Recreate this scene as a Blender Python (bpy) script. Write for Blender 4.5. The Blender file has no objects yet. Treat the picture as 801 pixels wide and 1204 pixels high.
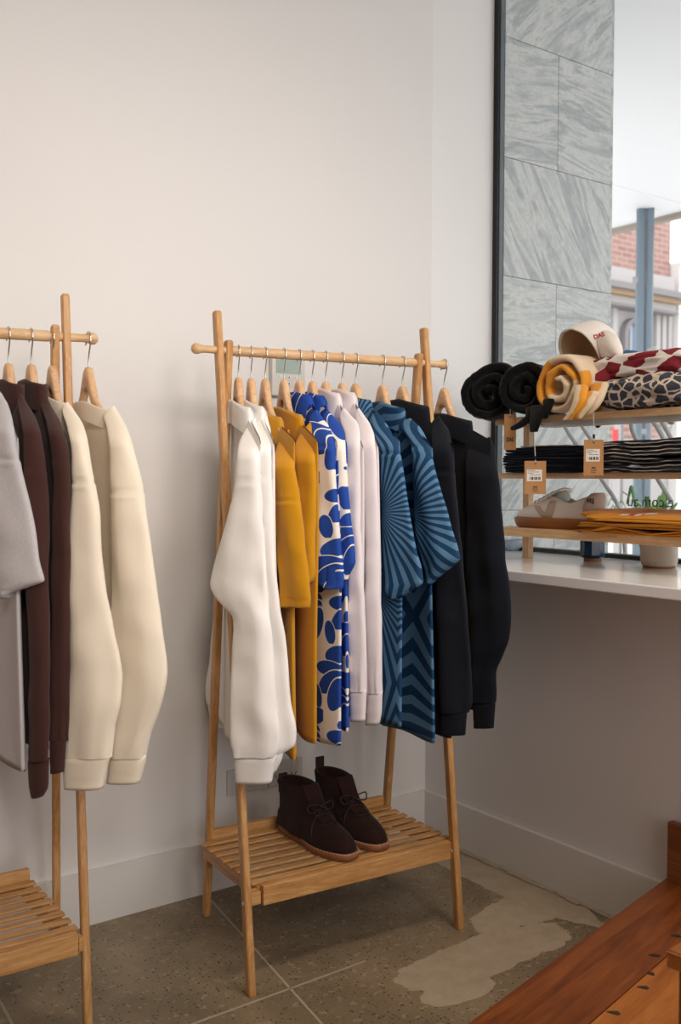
import bpy, bmesh, math, random
import numpy as np
from mathutils import Vector, noise as mnoise, Matrix

random.seed(4)
C = bpy.context.scene.collection
SC = bpy.context.scene
PI = math.pi

# ------------------------------------------------------------------ camera
W_, H_ = 801, 1204
CAM = np.array([-2.10108, -2.41735, 1.15])
YAW, PITCH, ROLL, FPX = math.radians(36.01125), math.radians(1.94457), math.radians(0.17398), 1164.2466
_f = np.array([math.sin(YAW)*math.cos(PITCH), math.cos(YAW)*math.cos(PITCH), -math.sin(PITCH)])
_r = np.cross(_f, [0, 0, 1]); _r /= np.linalg.norm(_r); _u = np.cross(_r, _f)
R_ = _r*math.cos(ROLL) + _u*math.sin(ROLL)
U_ = -_r*math.sin(ROLL) + _u*math.cos(ROLL)
F_ = _f
cd = bpy.data.cameras.new('camera'); cam = bpy.data.objects.new('camera', cd); C.objects.link(cam)
m = Matrix(((R_[0], U_[0], -F_[0], CAM[0]), (R_[1], U_[1], -F_[1], CAM[1]), (R_[2], U_[2], -F_[2], CAM[2]), (0, 0, 0, 1)))
cam.matrix_world = m
cd.sensor_fit = 'HORIZONTAL'; cd.sensor_width = 24.0; cd.lens = FPX/W_*24.0
cd.clip_start = 0.05; cd.clip_end = 300
cd.dof.use_dof = True; cd.dof.focus_distance = 2.45; cd.dof.aperture_fstop = 5.0
SC.camera = cam

# ------------------------------------------------------------------ world, lights, exposure
SC.view_settings.view_transform = 'Standard'
SC.view_settings.look = 'None'
SC.view_settings.gamma = 1.0
SC.view_settings.use_curve_mapping = False
SC.view_settings.exposure = -0.07
w = bpy.data.worlds.new('overcast_sky'); SC.world = w; w.use_nodes = True
bg = w.node_tree.nodes['Background']
bg.inputs[0].default_value = (0.985, 0.99, 1.0, 1); bg.inputs[1].default_value = 2.6


def area(name, loc, target, sx, sy, power, col):
    l = bpy.data.lights.new(name, 'AREA'); l.shape = 'RECTANGLE'; l.size = sx; l.size_y = sy
    l.energy = power; l.color = col
    o = bpy.data.objects.new(name, l); C.objects.link(o); o.location = loc
    d = Vector(target) - Vector(loc)
    o.rotation_euler = d.to_track_quat('-Z', 'Y').to_euler()
    return o


# added fill panels, out of view: assumed daylight from behind and right of camera
area('assumed_right_daylight_fill', (0.25, -3.3, 2.5), (-1.3, 0.0, 1.6), 1.6, 1.1, 8, (0.96, 0.98, 1.0))
area('assumed_rear_daylight_fill', (-1.7, -6.0, 1.5), (-0.9, 0.0, 0.9), 3.0, 2.4, 66, (0.98, 0.985, 1.0))  # added panel, no door opening is modelled there


def spot(name, loc, target, power, deg, col):
    l = bpy.data.lights.new(name, 'SPOT'); l.energy = power; l.spot_size = math.radians(deg); l.spot_blend = 1.0
    l.shadow_soft_size = 0.45; l.color = col
    o = bpy.data.objects.new(name, l); C.objects.link(o); o.location = loc
    o.rotation_euler = (Vector(target)-Vector(loc)).to_track_quat('-Z', 'Y').to_euler()


# added fill spots, out of view, brightening the racks and garments
spot('rack_fill_spot', (-2.7, -4.2, 3.0), (-1.5, -0.2, 1.35), 240, 38, (1.0, 0.89, 0.78))
spot('rack_fill_spot', (-1.3, -4.2, 3.0), (-0.7, -0.3, 1.35), 240, 38, (1.0, 0.89, 0.78))
# unseen spot added to lift the dark corner by the platform
spot('corner_fill_spot', (-0.55, -1.35, 3.38), (-0.45, -0.95, 0), 210, 62, (1.0, 0.84, 0.66))
for lx, ly in ((-2.4, -1.6), (-0.9, -1.6), (-2.4, -3.6), (-0.9, -3.6)):
    area('assumed_ceiling_fill', (lx, ly, 3.35), (lx, ly, 0), 0.35, 0.35, 2.0, (1.0, 0.80, 0.58))  # assumed warm overhead light, added without any fitting in view

# ------------------------------------------------------------------ helpers


def ray(px, py):
    return F_ + R_*(px-400.5)/FPX + U_*(602-py)/FPX


def at(px, py, **k):
    (a, v), = k.items(); i = 'xyz'.index(a); d = ray(px, py)
    return CAM + d*((v-CAM[i])/d[i])


def on_plane(px, py, p0, n):
    d = ray(px, py); n = np.array(n, float)
    return CAM + d*((np.array(p0)-CAM) @ n)/(d @ n)


def nz(x, y, z=0.0):
    return mnoise.noise(Vector((x, y, z)))


def link(name, me, material=None, parent=None, loc=(0, 0, 0)):
    o = bpy.data.objects.new(name, me); C.objects.link(o)
    if material is not None:
        me.materials.append(material)
    if parent is not None:
        o.parent = parent
    o.location = loc
    return o


def mesh(name, verts, faces, material=None, parent=None, loc=(0, 0, 0), uv=None, smooth=True, recalc=True):
    """verts in the parent's (or world) frame; uv: one (u, v) per vertex"""
    me = bpy.data.meshes.new(name)
    me.from_pydata([tuple(map(float, v)) for v in verts], [], [tuple(f) for f in faces])
    if uv is not None:
        lay = me.uv_layers.new(name='UVMap')
        idx = np.empty(len(me.loops), dtype=np.int32); me.loops.foreach_get('vertex_index', idx)
        lay.data.foreach_set('uv', np.asarray(uv, dtype=np.float32)[idx].ravel())
    if recalc:
        bm = bmesh.new(); bm.from_mesh(me); bmesh.ops.recalc_face_normals(bm, faces=bm.faces); bm.to_mesh(me); bm.free()
    if smooth:
        me.polygons.foreach_set('use_smooth', [True]*len(me.polygons))
    me.update()
    return link(name, me, material, parent, loc)


def from_bm(name, bm, material=None, parent=None, loc=(0, 0, 0), smooth=False):
    bmesh.ops.recalc_face_normals(bm, faces=bm.faces)
    me = bpy.data.meshes.new(name); bm.to_mesh(me); bm.free()
    if smooth:
        me.polygons.foreach_set('use_smooth', [True]*len(me.polygons))
    return link(name, me, material, parent, loc)


def thing(name, label, cat, loc=(0, 0, 0), group=None, rotz=0):
    o = bpy.data.objects.new(name, None); C.objects.link(o); o.empty_display_size = 0.05
    o.location = loc; o.rotation_euler = (0, 0, rotz)
    return tag(o, label, cat, group)


def tag(o, label, cat, group=None):
    o['label'] = label; o['category'] = cat
    if group:
        o['group'] = group
    return o


def structure(o, label=None):
    o['kind'] = 'structure'
    if label:
        o['label'] = label
    return o


def bx(bm, lo, hi, bev=0.0, ax=None, o=None):
    """box lo..hi, optional axes (3 vectors) and origin"""
    lo, hi = np.minimum(lo, hi), np.maximum(lo, hi)
    r = bmesh.ops.create_cube(bm, size=1.0)
    vs = r['verts']
    for v in vs:
        p = lo + (np.array(v.co)+0.5)*(hi-lo)
        if ax is not None:
            p = np.array(o) + p[0]*np.array(ax[0]) + p[1]*np.array(ax[1]) + p[2]*np.array(ax[2])
        v.co = Vector(p)
    if bev > 0:
        es = list({e for v in vs for e in v.link_edges})
        bmesh.ops.bevel(bm, geom=es, offset=bev, segments=2, profile=0.5, affect='EDGES')


def box(name, lo, hi, material, parent=None, bev=0.0, ax=None, o=(0, 0, 0), loc=(0, 0, 0)):
    bm = bmesh.new(); bx(bm, np.array(lo, float), np.array(hi, float), bev, ax, o)
    return from_bm(name, bm, material, parent, loc)


def grid_faces(nr, nc, closed=True, cap0=False, cap1=False):
    f = []
    for i in range(nr-1):
        for j in range(nc if closed else nc-1):
            k = (j+1) % nc
            f.append((i*nc+j, i*nc+k, (i+1)*nc+k, (i+1)*nc+j))
    if cap0:
        f.append(tuple(range(nc))[::-1])
    if cap1:
        f.append(tuple((nr-1)*nc+j for j in range(nc)))
    return f


def tube(name, pts, rad, material, parent=None, n=10, loc=(0, 0, 0), caps=True, flat=None):
    """tube along pts (resampled by Catmull-Rom when long); rad: float or list"""
    P = np.array(pts, float); k = len(P)
    rr = np.full(k, rad) if np.isscalar(rad) else np.array(rad, float)
    V = []
    up = None
    for i in range(k):
        t = P[min(i+1, k-1)]-P[max(i-1, 0)]; t /= (np.linalg.norm(t)+1e-12)
        if up is None:
            up = np.array([0, 0, 1.0]) if abs(t[2]) < 0.9 else np.array([1.0, 0, 0])
        a = np.cross(t, up); a /= (np.linalg.norm(a)+1e-12); b = np.cross(a, t); up = b
        for j in range(n):
            q = 2*PI*j/n
            V.append(P[i] + rr[i]*(math.cos(q)*a + math.sin(q)*b*(flat or 1.0)))
    return mesh(name, V, grid_faces(k, n, True, caps, caps), material, parent, loc)


def cr(pts, n=8):
    """Catmull-Rom resample"""
    P = [np.array(p, float) for p in pts]; out = []
    for i in range(len(P)-1):
        a, b, c, d = P[max(i-1, 0)], P[i], P[i+1], P[min(i+2, len(P)-1)]
        for k in range(n):
            t = k/n
            out.append(0.5*((2*b)+(c-a)*t+(2*a-5*b+4*c-d)*t*t+(3*b-3*c+d-a)*t**3))
    out.append(P[-1])
    return np.array(out)


def lathe(name, prof, material, parent=None, n=32, loc=(0, 0, 0), sides=None):
    V = []
    n = sides or n
    for r, z in prof:
        for j in range(n):
            V.append((r*math.cos(2*PI*j/n), r*math.sin(2*PI*j/n), z))
    return mesh(name, V, grid_faces(len(prof), n, True, prof[0][0] > 1e-4, prof[-1][0] > 1e-4), material, parent, loc, smooth=sides is None)


def text(name, s, size, material, p0, xdir, ydir, parent=None, ext=0.0004, align='LEFT', bold=0.0, ysc=1.0):
    cu = bpy.data.curves.new(name, 'FONT'); cu.body = s; cu.size = size; cu.extrude = ext; cu.align_x = align; cu.offset = bold
    cu.resolution_u = 3
    cu.materials.append(material)
    tmp = bpy.data.objects.new(name, cu); C.objects.link(tmp)
    me = bpy.data.meshes.new_from_object(tmp.evaluated_get(bpy.context.evaluated_depsgraph_get()))
    bpy.data.objects.remove(tmp); bpy.data.curves.remove(cu)
    if ysc != 1.0:
        for v_ in me.vertices:
            v_.co.y *= ysc
    me.materials.clear(); me.materials.append(material)
    o = bpy.data.objects.new(name, me); C.objects.link(o)
    x = np.array(xdir, float); x /= np.linalg.norm(x); y = np.array(ydir, float); y -= x*(x @ y); y /= np.linalg.norm(y); z = np.cross(x, y)
    mw = Matrix(((x[0], y[0], z[0], p0[0]), (x[1], y[1], z[1], p0[1]), (x[2], y[2], z[2], p0[2]), (0, 0, 0, 1)))
    if parent is not None:
        o.parent = parent
        mw = Matrix.Translation(-Vector(parent.location)) @ mw if parent.parent is None else mw
    o.matrix_local = mw
    return o


# ------------------------------------------------------------------ materials
class NT:
    def __init__(s, name):
        s.m = bpy.data.materials.new(name); s.m.use_nodes = True
        s.t = s.m.node_tree; s.n = s.t.nodes; s.l = s.t.links
        s.b = s.n['Principled BSDF']

    def new(s, ty, **k):
        n = s.n.new(ty)
        for a, v in k.items():
            if a.startswith('i_'):
                n.inputs[a[2:].replace('_', ' ')].default_value = v
            else:
                setattr(n, a, v)
        return n

    def math(s, op, a, b=None, c=None):
        n = s.n.new('ShaderNodeMath'); n.operation = op
        for i, x in enumerate((a, b, c)):
            if x is None:
                continue
            if isinstance(x, (int, float)):
                n.inputs[i].default_value = x
            else:
                s.l.new(x, n.inputs[i])
        return n.outputs[0]

    def mix(s, fac, a, b):
        n = s.n.new('ShaderNodeMix'); n.data_type = 'RGBA'
        for sock, x in ((n.inputs[0], fac), (n.inputs[6], a), (n.inputs[7], b)):
            if isinstance(x, (int, float)):
                sock.default_value = x
            elif isinstance(x, (tuple, list)):
                sock.default_value = (*x, 1) if len(x) == 3 else x
            else:
                s.l.new(x, sock)
        return n.outputs[2]

    def ramp(s, fac, stops, interp='LINEAR'):
        n = s.n.new('ShaderNodeValToRGB'); n.color_ramp.interpolation = interp
        e = n.color_ramp.elements
        while len(e) < len(stops):
            e.new(0.5)
        for el, (p, c) in zip(e, stops):
            el.position = p; el.color = (*c, 1) if len(c) == 3 else c
        s.l.new(fac, n.inputs[0])
        return n.outputs[0]

    def coord(s, kind='Object', scale=(1, 1, 1), rot=(0, 0, 0), loc=(0, 0, 0)):
        tc = s.n.new('ShaderNodeTexCoord'); mp = s.n.new('ShaderNodeMapping')
        mp.inputs['Scale'].default_value = scale; mp.inputs['Rotation'].default_value = rot; mp.inputs['Location'].default_value = loc
        s.l.new(tc.outputs[kind], mp.inputs[0])
        return mp.outputs[0]

    def noise(s, vec, scale, detail=3, rough=0.5, dist=0.0):
        n = s.n.new('ShaderNodeTexNoise'); n.inputs['Scale'].default_value = scale; n.inputs['Detail'].default_value = detail
        n.inputs['Roughness'].default_value = rough; n.inputs['Distortion'].default_value = dist
        s.l.new(vec, n.inputs['Vector'])
        return n.outputs[0]

    def voronoi(s, vec, scale, feature='F1', rnd=1.0):
        n = s.n.new('ShaderNodeTexVoronoi'); n.feature = feature; n.inputs['Scale'].default_value = scale
        n.inputs['Randomness'].default_value = rnd
        s.l.new(vec, n.inputs['Vector'])
        return n

    def bump(s, h, strength=0.2, dist=0.01):
        n = s.n.new('ShaderNodeBump'); n.inputs['Strength'].default_value = strength; n.inputs['Distance'].default_value = dist
        s.l.new(h, n.inputs['Height']); s.l.new(n.outputs[0], s.b.inputs['Normal'])

    def col(s, x):
        if isinstance(x, (tuple, list)):
            s.b.inputs['Base Color'].default_value = (*x, 1)
        else:
            s.l.new(x, s.b.inputs['Base Color'])

    def rough(s, v):
        if isinstance(v, (int, float)):
            s.b.inputs['Roughness'].default_value = v
        else:
            s.l.new(v, s.b.inputs['Roughness'])


def rgb(r, g, b):
    """sRGB 0-255 -> linear"""
    return tuple(((c/255)/12.92 if c/255 < 0.04045 else ((c/255+0.055)/1.055)**2.4) for c in (r, g, b))


def plain(name, c, rough=0.5, metal=0.0, var=0.0, scale=8, bump=0.0, bscale=300, coat=0.0):
    t = NT(name)
    if var > 0:
        n = t.noise(t.coord(), scale, 4)
        t.col(t.mix(n, tuple(x*(1-var) for x in c), tuple(min(1, x*(1+var)) for x in c)))
    else:
        t.col(c)
    t.rough(rough); t.b.inputs['Metallic'].default_value = metal
    if coat:
        t.b.inputs['Coat Weight'].default_value = coat
    if bump > 0:
        t.bump(t.noise(t.coord(), bscale, 2), bump, 0.002)
    return t.m


def fabric(name, c, var=0.06, sheen=0.15, bump=0.25, knit=900, heather=0.0):
    t = NT(name)
    v = t.coord()
    n = t.noise(v, 14, 3)
    base = t.mix(n, tuple(x*(1-var) for x in c), tuple(min(1, x*(1+var)) for x in c))
    if heather:
        h = t.noise(t.coord(scale=(1, 1, 0.35)), 420, 2, 0.7)
        base = t.mix(t.math('MULTIPLY', h, heather), base, tuple(x*0.35 for x in c))
    t.col(base); t.rough(0.92)
    t.b.inputs['Specular IOR Level'].default_value = 0.2
    t.b.inputs['Sheen Weight'].default_value = sheen
    t.b.inputs['Sheen Roughness'].default_value = 0.5
    t.bump(t.math('ADD', t.noise(v, knit, 2, 0.6), t.math('MULTIPLY', t.noise(t.coord(scale=(1, 1, 0.3)), 35, 3), 1.5)), bump, 0.002)
    return t.m


def wood(name, c1, c2, c3, axis='X', fine=1.0, rough=0.45, bump=0.05, knots=0.0):
    t = NT(name)
    s = {'X': (1.2, 14, 14), 'Y': (14, 1.2, 14), 'Z': (14, 14, 1.2)}[axis]
    oi = t.n.new('ShaderNodeObjectInfo')
    tc = t.n.new('ShaderNodeTexCoord')
    add = t.n.new('ShaderNodeVectorMath'); add.operation = 'ADD'
    sc = t.n.new('ShaderNodeVectorMath'); sc.operation = 'SCALE'; sc.inputs['Scale'].default_value = 13.7
    comb = t.n.new('ShaderNodeCombineXYZ')
    for i in range(3):
        t.l.new(oi.outputs['Random'], comb.inputs[i])
    t.l.new(comb.outputs[0], sc.inputs[0]); t.l.new(tc.outputs['Object'], add.inputs[0]); t.l.new(sc.outputs[0], add.inputs[1])
    mp = t.n.new('ShaderNodeMapping'); mp.inputs['Scale'].default_value = tuple(x*fine for x in s); t.l.new(add.outputs[0], mp.inputs[0])
    g = t.noise(mp.outputs[0], 3.2, 6, 0.62, 1.4)
    col = t.ramp(g, [(0.28, c1), (0.5, c2), (0.72, c3)])
    mp2 = t.n.new('ShaderNodeMapping'); mp2.inputs['Scale'].default_value = tuple(x*fine*6 for x in s); t.l.new(add.outputs[0], mp2.inputs[0])
    g2 = t.noise(mp2.outputs[0], 4, 3, 0.6)
    col = t.mix(t.math('MULTIPLY', t.math('SUBTRACT', 0.62, g2), 0.9), col, tuple(x*0.45 for x in c1))
    if knots:
        kn = t.noise(add.outputs[0], 3.5, 2)
        col = t.mix(t.math('MULTIPLY', t.math('SUBTRACT', kn, 0.45), knots), col, tuple(x*0.5 for x in c1))
    t.col(col); t.rough(rough); t.bump(g2, bump, 0.002)
    return t.m


M = {}
M['wall'] = plain('white_wall_paint', rgb(224, 221, 219), 0.55, var=0.012, scale=3, bump=0.05, bscale=180)
M['trim'] = plain('white_gloss_paint', rgb(220, 217, 214), 0.4, var=0.02, scale=5)
M['sill'] = plain('white_counter_laminate', rgb(236, 236, 238), 0.16)
M['far_wall'] = plain('tan_shop_wall', rgb(170, 128, 96), 0.7)
M['frame'] = plain('dark_green_steel', rgb(18, 24, 24), 0.45, var=0.3, scale=30)
M['seal'] = plain('grey_glazing_seal', rgb(96, 104, 108), 0.5)
BAM = (rgb(172, 120, 66), rgb(202, 150, 92), rgb(220, 176, 122))
for a in 'XYZ':
    M['bamboo'+a] = wood('bamboo_'+a, *BAM, axis=a, rough=0.42)
PINE = (rgb(206, 160, 112), rgb(222, 182, 136), rgb(234, 202, 160))
for a in 'XYZ':
    M['pine'+a] = wood('pale_bamboo_'+a, *PINE, axis=a, rough=0.45)
M['hanger'] = wood('hanger_beech', rgb(205, 158, 116), rgb(222, 180, 138), rgb(232, 196, 158), axis='X', rough=0.35)
JAR = (rgb(88, 42, 16), rgb(132, 70, 30), rgb(156, 90, 44))
M['jarrah'] = wood('red_hardwood', *JAR, axis='X', fine=0.55, rough=0.33, knots=1.0)
M['jarrah_light'] = wood('honey_hardwood', rgb(140, 78, 30), rgb(172, 104, 46), rgb(190, 122, 60), axis='X', fine=0.55, rough=0.35, knots=0.6)
M['jarrahY'] = wood('red_hardwood_upright', *JAR, axis='Y', fine=0.6, rough=0.35, knots=0.8)
M['steel'] = plain('steel_wire', (0.62, 0.62, 0.60), 0.25, 1.0)
M['screw'] = plain('pale_screw_cap', rgb(215, 205, 190), 0.4)
M['white_plastic'] = plain('white_plastic', rgb(206, 203, 198), 0.35)
M['dark_slot'] = plain('dark_slot', rgb(40, 38, 36), 0.6)
M['screen'] = plain('thermostat_screen', rgb(150, 168, 158), 0.2, var=0.15, scale=40)
M['black_ink'] = plain('black_print', rgb(30, 28, 28), 0.6)
M['grey_ink'] = plain('grey_print', rgb(62, 66, 66), 0.6)
M['red_ink'] = plain('red_stitching', rgb(170, 40, 44), 0.8)
M['kraft'] = plain('kraft_card', rgb(186, 138, 90), 0.8, var=0.06, scale=60)
M['paper'] = plain('white_sticker', rgb(238, 234, 228), 0.6)
M['string'] = plain('white_cord', rgb(225, 220, 210), 0.9)

# --- garments
M['white_fleece'] = fabric('white_fleece', rgb(243, 240, 237))
M['cream_fleece'] = fabric('cream_fleece', rgb(240, 228, 208), 0.05)
M['brown_fleece'] = fabric('brown_fleece', rgb(66, 40, 36), 0.12, 0.1)
M['mustard'] = fabric('mustard_knit', rgb(196, 138, 18), 0.08, 0.2, 0.35, 700)
M['lilac'] = fabric('lilac_poplin', rgb(226, 218, 222), 0.02, 0.0, 0.08, 1400)
M['navy_fleece'] = fabric('navy_fleece', rgb(20, 24, 34), 0.15, 0.05)
M['grey_marle'] = fabric('grey_marle_jersey', rgb(208, 204, 206), 0.04, 0.05, 0.2, 900, heather=0.5)
M['navy_tee'] = fabric('navy_jersey', rgb(16, 24, 40), 0.2, 0.05)
M['mustard_tee'] = fabric('mustard_jersey', rgb(206, 136, 36), 0.05, 0.1)
M['black_plush'] = fabric('black_plush', rgb(9, 9, 10), 0.3, 0.12, 0.8, 160)
M['green_plush'] = fabric('dark_green_plush', rgb(10, 11, 9), 0.5, 0.1, 0.8, 160)
M['white_cotton'] = fabric('white_cap_cotton', rgb(236, 228, 220), 0.03, 0.0, 0.15, 900)
M['beige_lining'] = fabric('beige_cap_lining', rgb(205, 178, 152), 0.05, 0.0, 0.15, 900)
M['blue_cotton'] = fabric('blue_cap_cotton', rgb(62, 92, 132), 0.1, 0.0, 0.2)


def petal_print():
    t = NT('blue_petal_print')
    vec = t.coord('UV')
    sep = t.n.new('ShaderNodeSeparateXYZ'); t.l.new(vec, sep.inputs[0])
    TW, TH = 0.118, 0.155
    acc = None
    # tile with alternate rows shifted half a tile
    row = t.math('FLOOR', t.math('DIVIDE', sep.outputs[1], TH))
    sh = t.math('MULTIPLY', t.math('MODULO', t.math('ABSOLUTE', row), 2.0), TW*0.37)
    x = t.math('SUBTRACT', t.math('MODULO', t.math('ADD', t.math('ADD', sep.outputs[0], sh), 50*TW), TW), TW/2)
    y = t.math('SUBTRACT', t.math('MODULO', t.math('ADD', sep.outputs[1], 50*TH), TH), TH/2)

    def ell(cx, cy, a, b, ang, cut=None):
        c, s = math.cos(ang), math.sin(ang)
        dx = t.math('SUBTRACT', x, cx); dy = t.math('SUBTRACT', y, cy)
        u = t.math('ADD', t.math('MULTIPLY', dx, c/a), t.math('MULTIPLY', dy, s/a))
        v = t.math('ADD', t.math('MULTIPLY', dx, -s/b), t.math('MULTIPLY', dy, c/b))
        d = t.math('ADD', t.math('MULTIPLY', u, u), t.math('MULTIPLY', v, v))
        return d

    # petals drawn one over the next, each with its own pale outline
    petals = [(0.028, 0.055, 0.040, 0.020, 0.25), (0.0, 0.020, 0.046, 0.017, 0.06), (0.006, -0.012, 0.046, 0.022, 0.55),
              (0.026, -0.038, 0.042, 0.024, 1.15), (-0.040, -0.052, 0.018, 0.028, 0.3)]
    val = None
    for p in petals:
        d = ell(*p)
        inside = t.math('LESS_THAN', d, 1.0); outline = t.math('LESS_THAN', d, 1.22)
        if val is None:
            val = inside
        else:
            val = t.math('MAXIMUM', t.math('MULTIPLY', val, t.math('SUBTRACT', 1.0, outline)), inside)
    wv = t.noise(t.coord('UV', scale=(1, 1, 1)), 900, 2)
    cream = t.mix(wv, rgb(230, 223, 213), rgb(242, 237, 229)); blue = t.mix(wv, rgb(30, 64, 150), rgb(42, 82, 172))
    t.col(t.mix(val, cream, blue)); t.rough(0.85); t.b.inputs['Specular IOR Level'].default_value = 0.2
    t.bump(t.noise(t.coord(), 700, 2), 0.2, 0.002)
    return t.m


def ray_print():
    t = NT('blue_sunray_print')
    sep = t.n.new('ShaderNodeSeparateXYZ'); t.l.new(t.coord('UV'), sep.inputs[0])
    TW, TH = 0.30, 0.40
    # mirrored tiles give the kinks where one burst meets the next
    x = t.math('SUBTRACT', t.math('PINGPONG', t.math('ADD', sep.outputs[0], 10*TW), TW), 0.065)
    y = t.math('SUBTRACT', t.math('PINGPONG', t.math('ADD', sep.outputs[1], 10*TH+0.05), TH), 0.17)
    ang = t.math('ARCTAN2', y, x)
    # rays widen stepwise beyond a ring, as in a folded fan
    fr = t.math('FRACT', t.math('MULTIPLY', ang, 42/(2*PI)))
    st = t.math('GREATER_THAN', fr, 0.5)
    wv = t.noise(t.coord('UV'), 1100, 2)
    dark = t.mix(wv, rgb(14, 52, 88), rgb(22, 64, 102)); lite = t.mix(wv, rgb(72, 112, 146), rgb(92, 132, 164))
    t.col(t.mix(st, dark, lite)); t.rough(0.8); t.b.inputs['Specular IOR Level'].default_value = 0.25
    t.bump(t.noise(t.coord(), 700, 2), 0.2, 0.002)
    return t.m


def cell_print(name, ground, motif, scale, edge=0.09, axis_scale=(1, 1, 1), sheen=0.0):
    t = NT(name)
    v = t.coord('Object', scale=axis_scale)
    vo = t.voronoi(v, scale, 'DISTANCE_TO_EDGE', 0.8)
    f1 = t.voronoi(v, scale, 'F1', 0.8)
    m_ = t.math('MULTIPLY', t.math('GREATER_THAN', vo.outputs['Distance'], edge), t.math('LESS_THAN', f1.outputs['Distance'], 0.64))
    t.col(t.mix(m_, ground, motif)); t.rough(0.9)
    t.bump(t.noise(t.coord(), 500, 2), 0.25, 0.002)
    return t.m


def harlequin(name, a, b, scale):
    t = NT(name)
    sep = t.n.new('ShaderNodeSeparateXYZ'); t.l.new(t.coord('Object', scale=(scale, scale, scale*1.6), rot=(0.25, 0.1, 0.5)), sep.inputs[0])
    wob = t.noise(t.coord('Object'), 14, 2)
    p = t.math('ADD', sep.outputs[1], sep.outputs[2]); q = t.math('SUBTRACT', sep.outputs[1], sep.outputs[2])
    p = t.math('ADD', p, t.math('MULTIPLY', wob, 0.5))
    s = t.math('MULTIPLY', t.math('SINE', t.math('MULTIPLY', p, 6.28)), t.math('SINE', t.math('MULTIPLY', q, 4.0)))
    t.col(t.mix(t.math('GREATER_THAN', s, 0.02), a, b)); t.rough(0.9)
    t.bump(t.noise(t.coord(), 500, 2), 0.25, 0.002)
    return t.m


M['petals'] = petal_print()
M['rays'] = ray_print()
M['red_print'] = harlequin('burgundy_white_print', rgb(232, 226, 220), rgb(128, 28, 40), 7.5)
M['grey_print'] = cell_print('charcoal_pebble_print', rgb(205, 190, 174), rgb(58, 62, 74), 34, 0.085)


def stripe_layers(name):
    t = NT(name)
    v = t.coord('Object')
    sep = t.n.new('ShaderNodeSeparateXYZ'); t.l.new(v, sep.inputs[0])
    z = t.math('ADD', t.math('MULTIPLY', sep.outputs[2], 1000/9.5), t.math('MULTIPLY', t.noise(v, 9, 2), 2.4))
    st = t.math('GREATER_THAN', t.math('FRACT', z), 0.74)
    t.col(t.mix(st, rgb(17, 22, 36), rgb(196, 186, 172))); t.rough(0.92)
    t.bump(t.noise(v, 600, 2), 0.25, 0.002)
    return t.m


M['navy_stripe'] = stripe_layers('navy_with_thin_white_stripes')


def two_tone(name, a, b):
    t = NT(name)
    sep = t.n.new('ShaderNodeSeparateXYZ'); t.l.new(t.coord('UV'), sep.inputs[0])
    u_ = t.math('ADD', sep.outputs[0], t.math('MULTIPLY', t.math('SUBTRACT', t.noise(t.coord('UV'), 40, 2), 0.5), 0.012))
    band = t.math('LESS_THAN', t.math('ABSOLUTE', t.math('SUBTRACT', u_, 0.0)), 0.026)
    edge_ = t.math('MULTIPLY', t.math('LESS_THAN', u_, -0.088), t.math('GREATER_THAN', t.math('FRACT', t.math('MULTIPLY', sep.outputs[1], 3.4)), 0.42))
    st = t.math('MAXIMUM', band, edge_)
    t.col(t.mix(st, a, b)); t.rough(0.95); t.b.inputs['Sheen Weight'].default_value = 0.3
    t.bump(t.noise(t.coord(), 260, 3, 0.7), 0.6, 0.003)
    return t.m


M['towel'] = two_tone('cream_and_amber_terry', rgb(234, 212, 180), rgb(232, 158, 42))


def suede():
    t = NT('brown_suede')
    n = t.noise(t.coord(), 22, 4); f = t.noise(t.coord(), 700, 2)
    t.col(t.mix(n, rgb(36, 21, 19), rgb(50, 30, 27))); t.rough(0.95); t.b.inputs['Sheen Weight'].default_value = 0.08
    t.b.inputs['Specular IOR Level'].default_value = 0.1
    t.bump(f, 0.3, 0.002)
    return t.m


M['suede'] = suede()
M['suede_dark'] = plain('dark_brown_leather', rgb(34, 20, 18), 0.7)
M['crepe'] = plain('crepe_rubber_sole', rgb(140, 88, 58), 0.7, var=0.15, scale=30, bump=0.3, bscale=220)
M['stitch'] = plain('pale_welt_stitching', rgb(205, 190, 165), 0.8)
M['sneaker_white'] = plain('white_leather', rgb(234, 226, 218), 0.45, var=0.02, bump=0.1, bscale=400)
M['sneaker_beige'] = plain('beige_suede', rgb(198, 178, 160), 0.9, var=0.05, bump=0.2)
M['gum'] = plain('gum_rubber', rgb(158, 100, 50), 0.5, var=0.1, scale=20)
M['sneaker_lining'] = plain('pale_grey_lining', rgb(196, 202, 196), 0.8)


def glaze(name, c, speck, rough):
    t = NT(name)
    n = t.noise(t.coord(), 260, 2, 0.7); st = t.math('GREATER_THAN', n, 0.66)
    b = t.noise(t.coord(scale=(1, 1, 5)), 14, 2)
    t.col(t.mix(t.math('MULTIPLY', st, 0.5), t.mix(b, c, tuple(min(1, x*1.15) for x in c)), speck)); t.rough(rough)
    return t.m


M['pot_white'] = glaze('oatmeal_glaze', rgb(214, 204, 190), rgb(120, 96, 76), 0.4)
M['pot_blue'] = glaze('deep_blue_glaze', rgb(24, 58, 92), rgb(40, 80, 120), 0.12)
M['bowl_blue'] = glaze('pale_blue_glaze', rgb(176, 194, 208), rgb(100, 130, 160), 0.25)
M['terracotta'] = plain('bare_clay_foot', rgb(170, 116, 82), 0.85)


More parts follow.
